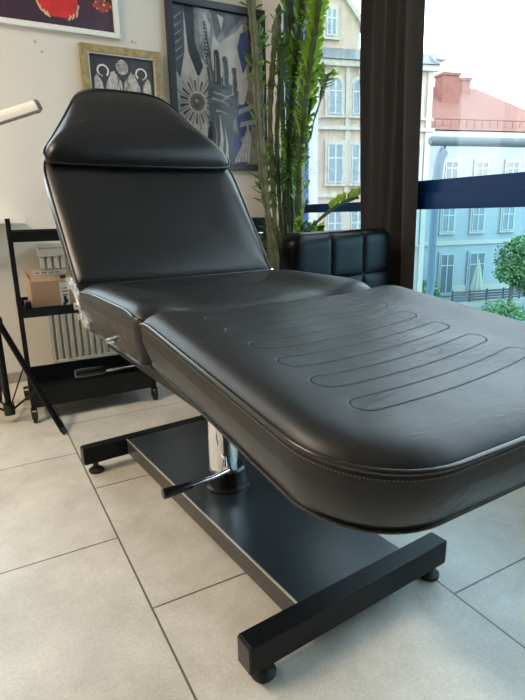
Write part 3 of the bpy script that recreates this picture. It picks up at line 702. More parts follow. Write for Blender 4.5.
TR = empty('tripod_stand', (0.05, 2.32, 0), 0, 'black metal tripod stand with braced legs at the left edge', 'stand')
p = MB(); p.tube([(0, 0, 0.035), (0, 0, 1.06)], 0.012, 14); p.build('centre_column', M['blacksteel'], TR, smooth=True)
feet = [(0.174, -0.249), (-0.30, -0.03), (-0.03, 0.30)]
for fx, fy in feet:
    l = MB(); L = math.hypot(fx, fy); ux, uy = fx/L, fy/L; px_, py_ = -uy*0.007, ux*0.007
    l.tube([(ux*0.02 + px_, uy*0.02 + py_, 0.425), (fx + px_, fy + py_, 0.012)], 0.0065, 8); l.tube([(ux*0.02 - px_, uy*0.02 - py_, 0.425), (fx - px_, fy - py_, 0.012)], 0.0065, 8)
    o = l.build('leg', M['blacksteel'], TR, smooth=True)
    c = MB(); c.tube([(fx*0.97, fy*0.97, 0.025), (fx*1.02, fy*1.02, 0.0055)], 0.011, 10); c.build('rubber_foot', M['rubber'], o, smooth=True)
    c = MB(); c.tube([(ux*0.012, uy*0.012, 0.055), (fx*0.60, fy*0.60, 0.172)], 0.005, 8); c.tube([(ux*0.012, uy*0.012, 0.075), (fx*0.40, fy*0.40, 0.255)], 0.003, 6); c.build('brace', M['blacksteel'], TR, smooth=True)
p = MB(); p.lathe([(0.024, 0.40), (0.024, 0.445), (0.016, 0.46)], 0, 0, 16); p.build('collar', M['blackplastic'], TR, smooth=True)
p = MB(); p.lathe([(0.022, 0.038), (0.022, 0.085)], 0, 0, 16); p.build('collar', M['blackplastic'], TR, smooth=True)
# bar lamp on the stand
BL = empty('bar_lamp', (0.05, 2.32, 1.06), 0, 'long white bar lamp with dark grey end cap in front of the wall', 'lamp')
ex = Vector((0.315-0.05, 0, 1.245-1.06)); st = Vector((-0.40, 0, -0.065)); axis = (ex-st).normalized(); upn = Vector((-axis.z, 0, axis.x))
def halfmoon(a, r): # profile around the axis: flat underside, domed top
    c = [(-0.5, -0.0)] ; out = []
    for k in range(13):
        t = PI*k/12; out.append(a + Vector((0, -1, 0))*math.cos(t)*r + upn*math.sin(t)*r*0.9)
    out.append(a - upn*r*0.28 + Vector((0, 1, 0))*r); out.append(a - upn*r*0.28 - Vector((0, 1, 0))*r)
    return out
def loft(rings): 
    b = MB(); n = len(rings[0]); fs = []
    for i in range(len(rings)-1):
        for k in range(n): fs.append((i*n+k, i*n+(k+1) % n, (i+1)*n+(k+1) % n, (i+1)*n+k))
    fs += [tuple(range(n-1, -1, -1)), tuple(range((len(rings)-1)*n, len(rings)*n))]
    b.add([v for r in rings for v in r], fs); return b
R0 = 0.036
loft([halfmoon(st, R0), halfmoon(ex - axis*0.016, R0)]).build('housing', M['lampwhite'], BL, smooth=True)
loft([halfmoon(ex - axis*0.0159, R0*1.03), halfmoon(ex - axis*0.004, R0*1.03), halfmoon(ex, R0*0.9)]).build('end_cap', M['grey'], BL, smooth=True)
loft([halfmoon(st - axis*0.012, R0*0.9), halfmoon(st - axis*0.0001, R0*1.03)]).build('end_cap', M['grey'], BL, smooth=True)
b = MB(); q = [ex - axis*0.012 - upn*R0*0.285, st - upn*R0*0.285]
b.tube([q[0] + Vector((0, -R0*0.93, 0)), q[1] + Vector((0, -R0*0.93, 0))], 0.0055, 8); b.build('edge_rail', M['greymid'], BL, smooth=True)
b = MB(); mid = st*0.52 + ex*0.48; b.tube([(0, 0, 0.0), (0, 0, 0.062)], 0.013, 12); b.build('mount', M['blackplastic'], BL, smooth=True)

# ------------------------------------------------------------------ rolling cart
CT = empty('rolling_cart', (0.14, 2.27, 0), 0, 'black three-tier metal rolling cart by the wall left of the bed', 'cart')
CWD, CDP = 0.52, 0.33
for x in (0, CWD):
    for y in (0, CDP):
        if y == 0:
            b = MB(); b.box(x - 0.009, x + 0.009, y - 0.009, y + 0.009, 0.062, 0.835); b.build('post', M['cart'], CT, bevel=0.002)
        c = MB(); c.tube([(x - 0.008, y - 0.004, 0.0222), (x + 0.008, y - 0.004, 0.0222)], 0.022, 24); co = c.build('caster', M['rubber'], CT, smooth=True)
        c = MB(); c.box(x - 0.012, x - 0.009, y - 0.014, y + 0.014, 0.018, 0.056); c.box(x + 0.009, x + 0.012, y - 0.014, y + 0.014, 0.018, 0.056); c.box(x - 0.012, x + 0.012, y - 0.014, y + 0.014, 0.056, 0.0619); c.build('fork', M['blacksteel'], co)
        c = MB(); c.tube([(x - 0.0125, y - 0.004, 0.0222), (x + 0.0125, y - 0.004, 0.0222)], 0.005, 12); c.build('axle', M['chrome'], co, smooth=True)
def tray(z0, z1):
    b = MB(); t = 0.002; x0, x1, y0, y1 = 0.0095, CWD - 0.0095, -0.011, CDP + 0.011
    b.box(x0, x1, y0, y1, z0, z0 + 0.003); b.box(x0, x1, y0, y0 + t, z0 + 0.003, z1); b.box(x0, x1, y1 - t, y1, z0 + 0.003, z1)
    b.box(x0, x0 + t, y0 + t, y1 - t, z0 + 0.003, z1); b.box(x1 - t, x1, y0 + t, y1 - t, z0 + 0.003, z1)
    b.tube([(x0, y0 + 0.001, z1), (x1, y0 + 0.001, z1)], 0.003, 6); b.tube([(x0, y1 - 0.001, z1), (x1, y1 - 0.001, z1)], 0.003, 6)
    b.build('tray', M['cart'], CT)
tray(0.745, 0.783); tray(0.447, 0.483); tray(0.065, 0.150)
# things on its middle shelf
BX = empty('cardboard_box', (0.195, 2.335, 0.4502), 0, 'open brown cardboard box with white shipping labels on the cart\'s middle shelf', 'box')
b = MB(); W_, D_, Hb = 0.34, 0.20, 0.13; t = 0.004
b.box(0, W_, 0, D_, 0, t); b.box(0, W_, 0, t, t, Hb); b.box(0, W_, D_-t, D_, t, Hb); b.box(0, t, t, D_-t, t, Hb); b.box(W_-t, W_, t, D_-t, t, Hb)
b.build('body', M['card'], BX)
b = MB(); b.add([(0, 0, Hb), (W_, 0, Hb), (W_ + 0.004, 0.028, Hb + 0.048), (-0.012, 0.028, Hb + 0.048), (0, 0.004, Hb), (W_, 0.004, Hb), (W_ + 0.004, 0.032, Hb + 0.048), (-0.012, 0.032, Hb + 0.048)],
                [(0, 1, 2, 3), (7, 6, 5, 4), (0, 4, 5, 1), (3, 2, 6, 7), (0, 3, 7, 4), (1, 5, 6, 2)]); b.build('flap', M['card_in'], BX)
b = MB(); b.add([(0, 0, Hb), (0, D_, Hb), (-0.014, D_, Hb + 0.04), (-0.014, 0, Hb + 0.04), (0.003, 0, Hb), (0.003, D_, Hb), (-0.011, D_, Hb + 0.04), (-0.011, 0, Hb + 0.04)],
                [(0, 3, 2, 1), (4, 5, 6, 7), (0, 4, 7, 3), (1, 2, 6, 5), (3, 7, 6, 2), (0, 1, 5, 4)]); b.build('flap', M['card_in'], BX)
b = MB(); b.cur = 0; b.box(0.112, 0.148, -0.0012, -0.0002, 0.004, 0.120); b.cur = 1
for (x0, x1, z0, z1) in ((0.124, 0.136, 0.028, 0.062), (0.119, 0.128, 0.020, 0.034), (0.132, 0.141, 0.034, 0.05), (0.122, 0.14, 0.064, 0.069), (0.12, 0.143, 0.08, 0.084), (0.12, 0.143, 0.094, 0.097)): b.box(x0, x1, -0.0016, -0.0012, z0, z1)
b.build('shipping_label', [M['label'], M['ink']], BX)
fl = Vector((0, 0.028, 0.048)); fn = Vector((0, -0.048, 0.028)).normalized()
def onflap(u, s, o): return Vector((u, 0, Hb)) + fl*s + fn*o
b = MB()
def fq(u0, u1, s0, s1, o): b.poly([onflap(u0, s0, o), onflap(u1, s0, o), onflap(u1, s1, o), onflap(u0, s1, o)])
b.cur = 0; fq(0.02, 0.15, 0.55, 0.85, 0.0006); b.cur = 1
random.seed(5)
for k in range(16):
    u = 0.024 + 0.0068*k
    if k % 4 != 3: fq(u, u + 0.0045, 0.62, 0.62 + 0.06 + 0.08*random.random(), 0.001)
fq(0.12, 0.143, 0.10, 0.40, 0.001)
b.build('tape_label', [M['label'], M['ink']], BX, fix=False)
sb = MB(); sb.box(0.165, 0.188, 2.30, 2.36, 0.4502, 0.506); tag(sb.build('ink_bottle_box', M['blackplastic'], bevel=0.002), 'small black carton beside the cardboard box on the cart', 'box')

# ------------------------------------------------------------------ drawer cabinet behind the bed
CB = empty('drawer_cabinet', (1.135, 2.60, 0), 0, 'black metal drawer cabinet with side rail behind the bed backrest', 'cabinet')
b = MB(); b.box(0, 0.385, 0.0, 0.30, 0.06, 0.795); b.build('body', M['cart'], CB, bevel=0.003)
b = MB(); b.box(-0.006, 0.391, -0.006, 0.306, 0.7951, 0.812); b.build('top', M['cart'], CB, bevel=0.003)
for k in range(5):
    z0 = 0.08 + 0.14*k; d = MB(); d.box(0.012, 0.372, -0.014, -0.0005, z0, z0 + 0.13); o = d.build('drawer', M['cart'], CB, bevel=0.002)
    h = MB(); h.tube([(0.09, -0.030, z0 + 0.09), (0.29, -0.030, z0 + 0.09)], 0.006, 8); h.tube([(0.10, -0.014, z0 + 0.09), (0.10, -0.030, z0 + 0.09)], 0.004, 8); h.tube([(0.28, -0.014, z0 + 0.09), (0.28, -0.030, z0 + 0.09)], 0.004, 8)
    h.build('handle', M['chrome'], o, smooth=True)
b = MB(); b.tube([(0.386, 0.03, 0.75), (0.415, 0.03, 0.755), (0.420, 0.03, 0.757)], 0.010, 12); b.tube([(0.386, 0.26, 0.75), (0.412, 0.26, 0.755)], 0.008, 12); b.tube([(0.410, -0.01, 0.755), (0.410, 0.28, 0.755)], 0.011, 12); b.build('side_rail', M['greymid'], CB, smooth=True)
for x in (0.04, 0.345):
    for y in (0.04, 0.26):
        c = MB(); c.tube([(x - 0.010, y, 0.0252), (x + 0.010, y, 0.0252)], 0.025, 20); c.box(x - 0.013, x - 0.0105, y - 0.012, y + 0.012, 0.02, 0.0599); c.box(x + 0.0105, x + 0.013, y - 0.012, y + 0.012, 0.02, 0.0599); c.build('caster', M['rubber'], CB, smooth=False)

# ------------------------------------------------------------------ tall euphorbia
PL = empty('potted_euphorbia', (1.46, 2.38, 0), 0, 'tall green candelabra euphorbia with many leafy stems in the corner by the window', 'plant')
PO = Vector((1.46, 2.38, 0))
b = MB(); b.lathe([(0.085, 0), (0.095, 0.01), (0.120, 0.24), (0.128, 0.26), (0.128, 0.28), (0.114, 0.28), (0.110, 0.245)], 0, 0, 40); pot = b.build('pot', M['pot'], PL, smooth=True)
b = MB(); b.lathe([(0.108, 0.20), (0.1095, 0.2451)], 0, 0, 40); b.build('soil', M['soil'], PL)
stems = {
 'a': ([(1.43, 2.34, .24), (1.386, 2.32, 0.472), (1.316, 2.32, 0.825), (1.275, 2.32, 1.216), (1.267, 2.32, 1.514), (1.242, 2.32, 1.848), (1.240, 2.32, 1.88)], .019, .35, 0, 1),
 'b': ([(1.31, 2.36, 0.95), (1.318, 2.38, 1.271), (1.311, 2.38, 1.554), (1.31, 2.38, 1.691)], .020, .25, 0, 0),
 'c': ([(1.44, 2.42, .24), (1.438, 2.45, 0.454), (1.427, 2.45, 0.9), (1.411, 2.45, 1.287), (1.434, 2.45, 1.562), (1.454, 2.45, 1.748)], .016, .15, 0, 1),
 'd': ([(1.50, 2.40, .24), (1.549, 2.42, 0.691), (1.552, 2.42, 1.099), (1.524, 2.42, 1.52), (1.498, 2.42, 1.86)], .022, .35, 1, 0),
 'e': ([(1.50, 2.35, .24), (1.517, 2.34, 0.695), (1.524, 2.34, 1.138), (1.543, 2.34, 1.46), (1.588, 2.34, 1.728), (1.60, 2.34, 1.84)], .022, 1.5, 1, 0),
 'f': ([(1.49, 2.44, .24), (1.53, 2.5, 0.796), (1.523, 2.5, 1.253), (1.504, 2.5, 1.627), (1.504, 2.5, 1.83)], .018, .12, 0, 0),
 'g': ([(1.47, 2.38, .24), (1.499, 2.4, 0.746), (1.491, 2.4, 1.143), (1.517, 2.4, 1.425), (1.559, 2.4, 1.696), (1.580, 2.4, 1.87)], .021, 1.0, 1, 0),
 'h': ([(1.515, 2.32, 1.08), (1.503, 2.28, 1.267), (1.532, 2.28, 1.468), (1.577, 2.28, 1.699), (1.585, 2.27, 1.80)], .015, 1.8, 1, 0),
 'i': ([(1.517, 2.33, 1.17), (1.548, 2.30, 1.182), (1.575, 2.3, 1.274), (1.600, 2.29, 1.35), (1.615, 2.29, 1.40), (1.622, 2.28, 1.46), (1.624, 2.28, 1.478)], .008, .5, 1, 2),
 'j': ([(1.50, 2.33, 0.52), (1.478, 2.25, 0.60), (1.475, 2.22, 0.725), (1.515, 2.16, 0.80), (1.56, 2.08, 0.862), (1.585, 2.00, 0.890), (1.60, 1.97, 0.897)], .009, 0.0, 1, 0),
 'k': ([(1.43, 2.43, .24), (1.42, 2.48, 0.588), (1.403, 2.48, 0.952), (1.403, 2.48, 1.197)], .012, .5, 0, 1),
 'l': ([(1.445, 2.37, .24), (1.425, 2.36, 0.647), (1.405, 2.36, 0.946), (1.398, 2.36, 1.228), (1.436, 2.36, 1.541), (1.442, 2.36, 1.62)], .014, .3, 0, 0),
 'm': ([(1.47, 2.33, .24), (1.462, 2.28, 0.45), (1.470, 2.27, 0.66), (1.478, 2.27, 0.78)], .013, 2.6, 1, 0),
 'n': ([(1.50, 2.30, .26), (1.52, 2.24, 0.5), (1.527, 2.22, 0.70), (1.532, 2.22, 0.76)], .012, 2.6, 1, 0),
 'o': ([(1.55, 2.36, 1.15), (1.57, 2.33, 1.35), (1.60, 2.33, 1.6), (1.612, 2.33, 1.82)], .014, 2.2, 1, 0),
}
def leafshape(L, Wd, base, dirv, side, curl=0.25):
    dirv = dirv.normalized(); side = (side - dirv*side.dot(dirv)).normalized(); nn = dirv.cross(side)
    pr = [(0, 0.12), (0.3, 0.55), (0.6, 0.95), (0.82, 0.9), (1.0, 0.25)]
    vs = []
    for t, w_ in pr:
        c = base + dirv*L*t + nn*L*curl*t*t
        vs += [c - side*Wd*w_*0.5 + nn*Wd*0.12, c - nn*Wd*0.06, c + side*Wd*w_*0.5 + nn*Wd*0.12]
    fs = []
    for i in range(len(pr)-1):
        for k in range(2): a = i*3+k; fs.append((a, a+1, a+4, a+3))
    return vs, fs
rng = random.Random(11)
for key, (pts, rad, dens, bright, kind) in stems.items():
    P = smooth_path([Vector(p)-PO for p in pts], 26); N = len(P); mb = MB(); rings = []
    tw = rng.uniform(0, 2); leafs = MB(); prev = Vector((1, 0, 0)); acc = 0
    for i, p in enumerate(P):
        t = (P[min(i+1, N-1)] - P[max(i-1, 0)]).normalized(); a = (prev - t*prev.dot(t)).normalized(); prev = a; c = t.cross(a)
        f = i/(N-1)
        R = rad*(1.0 if kind != 2 else (0.6 + 1.3*max(0, min(1, (f-0.55)/0.12))))
        R *= min(1, 0.35 + (1-f)*12); R *= (1 + 0.14*math.sin(i*0.9)) * (0.9 + 0.12*math.sin(i*0.21 + tw))
        ring = []
        for k in range(12):
            th = 2*PI*k/12; lobe = 0.52 + 0.48*abs(math.cos(1.5*(th)))**1.3
            ring.append(p + R*1.15*lobe*(math.cos(th+tw)*a + math.sin(th+tw)*c))
        rings.append(ring)
        if i: acc += (P[i]-P[i-1]).length
        leaf_p = dens * (0.25 + 0.9*(f > 0.35)) * (0.35 + 1.1*max(0, math.sin(i*0.16 + tw*5)))
        if kind != 2 or f > 0.7:
            for lobe_k in range(3):
                if rng.random() < leaf_p*0.95:
                    th = 2*PI*lobe_k/3 + tw; od = math.cos(th)*a + math.sin(th)*c
                    v, fcs = leafshape(rng.uniform(0.032, 0.058), rng.uniform(0.017, 0.027), p + od*R*0.95, od + t*rng.uniform(0.1, 1.0), c*math.cos(th) - a*math.sin(th), rng.uniform(-0.2, 0.35))
                    leafs.add(v, fcs)
    if key == 'j':
        for i in range(int(N*0.60), N, 2):
            for s in (-1, 1):
                t = (P[min(i+1, N-1)] - P[max(i-1, 0)]).normalized()
                v, fcs = leafshape(rng.uniform(0.030, 0.042), 0.015, P[i] + Vector((0, 0, 0.006)), Vector((rng.uniform(-.4, .4), rng.uniform(-.4, .4), 1)), t, 0.2); leafs.add(v, fcs)
    n = 12; fs = []
    for i in range(N-1):
        for k in range(n): fs.append((i*n+k, i*n+(k+1) % n, (i+1)*n+(k+1) % n, (i+1)*n+k))
    fs += [tuple(range(n-1, -1, -1)), tuple(range((N-1)*n, N*n))]
    mb.add([v for r in rings for v in r], fs)
    o = mb.build('stem', M['stem_old'] if kind == 1 else M['stem'], PL, smooth=True)
    if leafs.v: leafs.build('foliage', M['leaf'] if bright else M['leaf_dark'], o, smooth=True, fix=False)

# ------------------------------------------------------------------ outside
HD = math.radians(-13)
def OUT(e, d):   # street frame -> room frame
    return (e*math.cos(HD) - d*math.sin(HD), e*math.sin(HD) + d*math.cos(HD))
def oempty(name, e, d, z, label, cat, group=None):
    x, y = OUT(e, d); return empty(name, (x, y, z), HD, label, cat, group)
M['street'] = mat('grey street paving', (0.20, 0.215, 0.22), 0.8, noise=(0.5, 0.1))
M['cream'] = mat('cream facade render', (0.39, 0.30, 0.235), 0.85, noise=(0.6, 0.06))
M['ctrim'] = mat('pale facade trim', (0.37, 0.335, 0.285), 0.8)
M['slate'] = mat('grey metal roof', (0.12, 0.135, 0.155), 0.5, noise=(1.0, 0.1))
M['paneA'] = mat('window pane reflecting sky', (0.11, 0.15, 0.19), 0.12, spec=0.8)
M['paneB'] = mat('dark window pane', (0.10, 0.12, 0.13), 0.15, spec=0.8)
M['wframe'] = mat('white window joinery', (0.38, 0.40, 0.40), 0.5)
M['pale'] = mat('pale grey blue facade', (0.27, 0.29, 0.29), 0.85, noise=(0.5, 0.05))
M['brick'] = mat('red chimney brick', (0.20, 0.075, 0.055), 0.85, noise=(3, 0.15))
M['pipe'] = mat('blue grey metal pipe', (0.08, 0.11, 0.135), 0.4)
M['pipe_lt'] = mat('pale grey tube', (0.060, 0.080, 0.088), 0.6)
def roof_mat():
    m = mat('red clay roof tiles', (0.42, 0.15, 0.10), 0.8); nt = m.node_tree; b_ = nt.nodes['Principled BSDF']
    tc = nt.nodes.new('ShaderNodeTexCoord'); br = nt.nodes.new('ShaderNodeTexBrick'); br.inputs['Scale'].default_value = 1; br.inputs['Brick Width'].default_value = 0.28; br.inputs['Row Height'].default_value = 0.27
    br.inputs['Mortar Size'].default_value = 0.022; br.inputs['Color1'].default_value = (0.18, 0.068, 0.048, 1); br.inputs['Color2'].default_value = (0.155, 0.058, 0.041, 1); br.inputs['Mortar'].default_value = (0.13, 0.052, 0.038, 1)
    mp = nt.nodes.new('ShaderNodeMapping'); mp.inputs['Rotation'].default_value = (0, 0, 0)
    sp = nt.nodes.new('ShaderNodeSeparateXYZ'); cb = nt.nodes.new('ShaderNodeCombineXYZ')
    nt.links.new(tc.outputs['Object'], sp.inputs[0]); nt.links.new(sp.outputs['X'], cb.inputs[0]); nt.links.new(sp.outputs['Z'], cb.inputs[1]); nt.links.new(cb.outputs[0], br.inputs['Vector'])
    nt.links.new(br.outputs['Color'], b_.inputs['Base Color']); return m
M['rooftile'] = roof_mat()
GZ = -5.2
b = MB(); b.box(-60, 90, -60, 120, GZ - 0.3, GZ); g_ = b.build('ground', M['street']); struct(g_); g_.rotation_euler = (0, 0, HD)
# our own building below the room, so the room does not hang in the air
struct(bx('wall_below', XL - 0.1, XW + 0.22, YB - 0.1, YW + 0.1, GZ, -0.121, M['pale']))

# cream building: local origin at its facade foot, local x along facade, y into depth
DA = 25
A = oempty('cream_townhouse', 0, DA, GZ, 'cream townhouse with arched upper windows and grey roof band across the street', 'building')
zz = lambda z: z - GZ
b = MB(); b.box(4.0, 16.1, 0, 6.4, 0, zz(7.7)); b.build('wall', M['cream'], A)
b = MB(); b.prism([(9.2, zz(8.35)), (12.3, zz(8.35)), (12.3, zz(9.55)), (10.75, zz(11.2)), (9.2, zz(9.55))], 0.5, 6); b.build('gable', M['cream'], A)
b = MB()
b.prism([(12.3, zz(9.45)), (12.55, zz(9.25)), (12.6, zz(9.45)), (10.75, zz(11.5)), (8.9, zz(9.45)), (8.95, zz(9.25)), (10.75, zz(11.2))], 0.3, 6.1)
b.build('gable_coping', M['ctrim'], A)
b = MB(); 
b.add([(4.0, -0.35, zz(7.72)), (16.3, -0.35, zz(7.72)), (16.3, 0.55, zz(8.42)), (4.0, 0.55, zz(8.42)), (4, 6.45, zz(8.42)), (16.3, 6.45, zz(8.42)), (4, 6.45, zz(7.72)), (16.3, 6.45, zz(7.72))], [(0, 1, 2, 3), (3, 2, 5, 4), (4, 5, 7, 6), (6, 7, 1, 0), (0, 3, 4, 6), (1, 7, 5, 2)])
b.build('roof', M['slate'], A)
b = MB()
for z0, z1, o in ((7.45, 7.70, 0.25), (5.20, 5.32, 0.12), (4.68, 4.84, 0.18), (1.55, 1.75, 0.12)): b.box(3.95, 16.1 + o, -o, -0.001, zz(z0), zz(z1))
for x0, x1 in ((11.38, 11.62), (9.4, 9.95), (12.75, 13.0), (15.8, 16.1)): b.box(x0, x1, -0.10, -0.002, zz(-4), zz(7.45))
b.box(16.1, 16.65, -0.35, 0.8, zz(7.95), zz(8.35)); b.box(16.1, 16.35, -0.2, 0.7, zz(7.6), zz(7.9499))
b.build('moulding', M['ctrim'], A)
def window_out(parent, xc, w_, z0, z1, arched, surround, frame, pane, bars=1, trans=0.62, y=-0.02):
    def shape(hw_, a, c, n=10):
        if not arched: return [(xc-hw_, a), (xc+hw_, a), (xc+hw_, c), (xc-hw_, c)]
        r = hw_; return [(xc-hw_, a), (xc+hw_, a)] + [(xc + r*math.cos(PI*k/n), c - r + r*math.sin(PI*k/n)) for k in range(n+1)]
    s = MB(); s.prism(shape(w_/2 + 0.14, z0 - 0.08, z1 + 0.16), y - 0.10, y)
    if arched: s.prism([(xc-0.09, z1+0.15), (xc+0.09, z1+0.15), (xc+0.06, z1+0.42), (xc-0.06, z1+0.42)], y-0.13, y)
    s.box(xc - w_/2 - 0.2, xc + w_/2 + 0.2, y - 0.18, y, z0 - 0.16, z0 - 0.0801)
    o = s.build('window', surround, parent)
    f = MB(); f.prism(shape(w_/2, z0, z1), y - 0.13, y - 0.101); f.build('pane', pane, o)
    g = MB(); yb0, yb1 = y - 0.16, y - 0.131; q = 0.045
    g.box(xc - w_/2, xc - w_/2 + q, yb0, yb1, z0, z1 - (w_/2 if arched else 0)); g.box(xc + w_/2 - q, xc + w_/2, yb0, yb1, z0, z1 - (w_/2 if arched else 0))
    g.box(xc - q*0.8, xc + q*0.8, yb0, yb1, z0, z1 - 0.01); g.box(xc - w_/2 + q, xc + w_/2 - q, yb0 - 0.001, yb1 - 0.001, z0, z0 + q); zt = z0 + (z1-z0)*trans
    g.box(xc - w_/2 + q, xc + w_/2 - q, yb0 - 0.001, yb1 - 0.001, zt, zt + q*1.3)
    if arched:
        g.tube([(xc + (w_/2-0.02)*math.cos(PI*k/10), (yb0+yb1)/2, z1 - w_/2 + (w_/2-0.02)*math.sin(PI*k/10)) for k in range(11)], 0.025, 6)
    else: g.box(xc - w_/2 + q, xc + w_/2 - q, yb0 - 0.001, yb1 - 0.001, z1 - q, z1)
    g.build('window_frame', frame, o)
for xc in (8.5, 9.0 + 1.82, 12.08, 13.9, 15.1):
    window_out(A, xc, 0.72, zz(5.38), zz(6.95), True, M['ctrim'], M['wframe'], M['paneA'])
    window_out(A, xc + 0.05, 0.80, zz(2.25), zz(4.05), False, M['ctrim'], M['wframe'], M['paneA'])
    window_out(A, xc + 0.05, 0.76, zz(-0.85), zz(0.95), False, M['ctrim'], M['wframe'], M['paneA'])
window_out(A, 10.80, 0.50, zz(8.85), zz(10.0), False, M['ctrim'], M['wframe'], M['paneA'], y=0.48)

DB = 32
B = oempty('red_roofed_house', 0, DB, GZ, 'pale blue-grey house with red tiled roof and brick chimneys across the street', 'building')
b = MB(); b.box(16.6, 34, 0, 9, 0, zz(5.85)); b.build('wall', M['pale'], B)
b = MB(); e0, e1 = 16.0, 32.4
b.add([(e0, -0.45, zz(5.86)), (e1, -0.45, zz(5.86)), (26.8, 4.0, zz(9.45)), (e0, 4.0, zz(9.45)), (e1, 9, zz(5.86)), (e0, 9, zz(5.86)), (26.8, 4.6, zz(9.45)), (e0, 4.6, zz(9.45))],
      [(0, 1, 2, 3), (1, 4, 6, 2), (4, 5, 7, 6), (2, 6, 7, 3), (0, 3, 7, 5), (0, 5, 4, 1)])
b.build('roof', M['rooftile'], B)
b = MB(); b.box(16.6, 32.3, -0.35, -0.001, zz(5.45), zz(5.80)); b.box(16.6, 34, -0.12, -0.001, zz(-1.55), zz(-1.25)); b.box(16.6, 34, -0.10, -0.001, zz(-4.9), zz(-4.4)); b.build('moulding', M['ctrim'], B)
b = MB(); b.tube([(16.2, -0.25, zz(6.55)), (32.0, -0.25, zz(6.55))], 0.05, 6)
for k in range(26): b.tube([(16.6 + 0.6*k, -0.25, zz(6.1)), (16.6 + 0.6*k, -0.25, zz(6.58))], 0.03, 5)
b.build('snow_guard', M['brick'], B)
for (x0, x1, y0, y1, zb, zt) in ((22.85, 24.15, 2.2, 3.2, 7.6, 9.95), (24.9, 25.9, 3.3, 4.6, 8.2, 9.95), (21.4, 22.0, 4.8, 5.4, 8.8, 9.85)):
    b = MB(); b.box(x0, x1, y0, y1, zz(zb), zz(zt)); b.box(x0 - 0.08, x1 + 0.08, y0 - 0.08, y1 + 0.08, zz(zt) - 0.18, zz(zt)); b.build('chimney', M['brick'], B)
for xc in (22.35, 24.75, 27.25, 29.6):
    window_out(B, xc, 0.95, zz(2.75), zz(3.95), False, M['ctrim'], M['wframe'], M['paneB'])
    window_out(B, xc, 0.95, zz(-0.65), zz(0.95), False, M['ctrim'], M['wframe'], M['paneB'], trans=0.68)
for xc, w_ in ((22.5, 1.05), (24.95, 1.25), (29.5, 1.2)):
    window_out(B, xc, w_, zz(-4.9), zz(-2.15), False, M['pale'], M['wframe'], M['paneB'], trans=0.7)

# gutter tube with downpipe standing a few metres outside the window
e_, d_ = 5.37, 8.0
G = oempty('drain_pipe', e_, d_, GZ, 'thick blue-grey drain pipe with horizontal tube just outside the window', 'pipe')
b = MB(); b.tube([(-0.035, 0, 0), (-0.035, 0, zz(1.0))], 0.068, 20); b.build('downpipe', M['pipe'], G, smooth=True)
b = MB(); b.tube(smooth_path([(-0.035, 0, zz(0.98)), (-0.02, 0, zz(1.3)), (0.0, 0, zz(1.60)), (0.045, 0, zz(1.74)), (0.07, -0.0, zz(1.77))], 6), 0.085, 20, rs=None); b.build('elbow', M['pipe'], G, smooth=True)
b = MB(); b.tube([(0.07, 0, zz(1.70)), (0.09, 0, zz(1.86))], 0.018, 10); b.build('bracket', M['blacksteel'], G, smooth=True)
b = MB(); b.tube([(-0.20, 0, zz(1.93)), (-0.17, 0, zz(1.93)), (4.6, 0, zz(1.92))], 0.078, 24, rs=[0.06, 0.076, 0.078]); b.build('horizontal_tube', M['pipe_lt'], G, smooth=True)

# closed parasol
U = oempty('parasol', 25.2*0.94, DB*0.94, GZ, 'closed cream parasol on the terrace of the red-roofed house', 'parasol')
b = MB(); b.lathe([(0.03, 0.0), (0.03, 2.75)], 0, 0, 10); b.build('pole', M['white'], U)
b = MB(); vs = []; n = 32; fs = []
prf = [(0.45, 0.42), (0.44, 0.50), (0.30, 1.30), (0.17, 2.1), (0.06, 2.62), (0.02, 2.78)]
for r, z in prf: vs += [(r*(1 + 0.16*math.cos(8*2*PI*k/n))*math.cos(2*PI*k/n), r*(1 + 0.16*math.cos(8*2*PI*k/n))*math.sin(2*PI*k/n), z) for k in range(n)]
for i in range(len(prf)-1):
    for k in range(n): fs.append((i*n+k, i*n+(k+1) % n, (i+1)*n+(k+1) % n, (i+1)*n+k))
fs += [tuple(range(n-1, -1, -1)), tuple(range((len(prf)-1)*n, len(prf)*n))]
b.add(vs, fs); b.build('canopy', mat('cream parasol cloth', (0.42, 0.40, 0.32), 0.8), U, smooth=True)
b = MB(); b.box(-0.3, 0.3, -0.3, 0.3, 0, 0.12); b.build('base', M['ctrim'], U, bevel=0.02)

# terrace fence
T = oempty('terrace_fence', 20.3, 28.0, GZ, 'low dark slatted terrace fence on a white kerb behind the parasol', 'fence')
T['label'] = 'low dark slatted terrace fence on a white kerb beside the parasol'
b = MB(); b.box(0, 6.5, -0.1, 0.1, 0, 0.32); b.build('kerb', M['ctrim'], T)
b = MB()
for k in range(4): b.box(0, 6.5, -0.03, 0.03, 0.42 + 0.17*k, 0.52 + 0.17*k)
b.build('slats', mat('dark slats', (0.10, 0.09, 0.085), 0.7), T)
for k in range(6):
    b = MB(); b.box(0.02 + 1.27*k, 0.10 + 1.27*k, 0.031, 0.09, 0.3201, 1.1); b.build('post', M['blacksteel'], T)

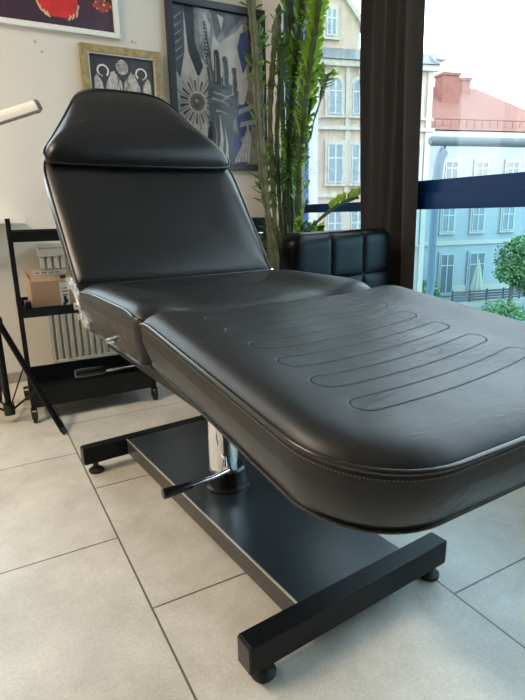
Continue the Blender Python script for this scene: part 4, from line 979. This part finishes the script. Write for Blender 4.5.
# trees and bushes
M['treeleaf'] = mat('tree leaves', (0.09, 0.16, 0.045), 0.6, noise=(0.8, 0.4)); M['bushleaf'] = mat('bush leaves', (0.10, 0.18, 0.055), 0.6, noise=(0.8, 0.4))
M['bark'] = mat('bark', (0.12, 0.09, 0.06), 0.9)
def crown(blobs, count, size, seed):
    r = random.Random(seed); b = MB(); tot = sum(q[3]**2 for q in blobs)
    for (cx, cy, cz, R, sz) in blobs:
        for k in range(int(count*R*R/tot)):
            v = Vector((r.gauss(0, 1), r.gauss(0, 1), r.gauss(0, 1))).normalized(); rr = R*r.uniform(0.55, 1.05)
            p = Vector((cx + v.x*rr, cy + v.y*rr, cz + v.z*rr*sz)); d = Vector((r.uniform(-1, 1), r.uniform(-1, 1), r.uniform(-0.8, 0.5))).normalized(); s = d.cross(Vector((r.uniform(-1, 1), r.uniform(-1, 1), r.uniform(-1, 1)))).normalized()
            L = size*r.uniform(0.6, 1.3); b.add([p, p + d*L*0.5 + s*L*0.28, p + d*L, p + d*L*0.5 - s*L*0.28], [(0, 1, 2, 3)])
    return b
TT = oempty('street_tree', 28.2*0.80, DB*0.80, GZ, 'round green leafy tree right of the parasol in front of the pale house', 'tree')
b = MB(); b.tube([(0, 0, 0), (0.05, 0, 1.2), (0.0, 0, 2.6)], 0.13, 10, rs=[0.16, 0.12, 0.08])
for q in ((0.9, 0.3, 3.3), (-0.8, 0.2, 3.0), (0.2, -0.5, 4.2)): b.tube([(0.03, 0, 1.9), (q[0]*0.6, q[1]*0.6, 2.7), q], 0.06, 8, rs=[0.07, 0.05, 0.02])
b.build('trunk', M['bark'], TT, smooth=True)
crown([(0.1, 0, 3.3, 1.1, 0.9), (1.1, 0.2, 3.1, 1.0, 0.9), (-0.35, -0.1, 2.4, 0.8, 0.8), (0.9, -0.3, 2.0, 1.0, 0.7), (2.1, 0, 2.5, 1.1, 0.9), (0.5, 0.1, 4.0, 0.65, 0.8), (1.9, 0.2, 1.4, 0.9, 0.8)], 7000, 0.2, 3).build('crown', M['treeleaf'], TT, fix=False)
def bush(e, d, label, R, seed, hgt=0.9):
    o = oempty('street_bush', e, d, GZ, label, 'bush')
    b = MB()
    for q in ((0.3, 0, 0.9), (-0.3, 0.1, 0.8), (0, -0.2, 1.0)): b.tube([(0, 0, 0), (q[0]*R, q[1]*R, q[2]*R*hgt)], 0.03, 6)
    b.build('stems', M['bark'], o); crown([(0, 0, R*0.75*hgt, R*0.8, hgt), (R*0.5, 0, R*0.5, R*0.55, 0.8), (-R*0.5, 0.1, R*0.55, R*0.55, 0.8)], 2600, 0.16, seed).build('foliage', M['bushleaf'], o, fix=False)
bush(20.9*0.9, DB*0.9, 'rounded green bush at the foot of the drain pipe left of the terrace', 1.15, 8, 1.1)
bush(27.6*0.68, DB*0.68, 'low green bush under the street tree at the right', 1.3, 9, 0.8)
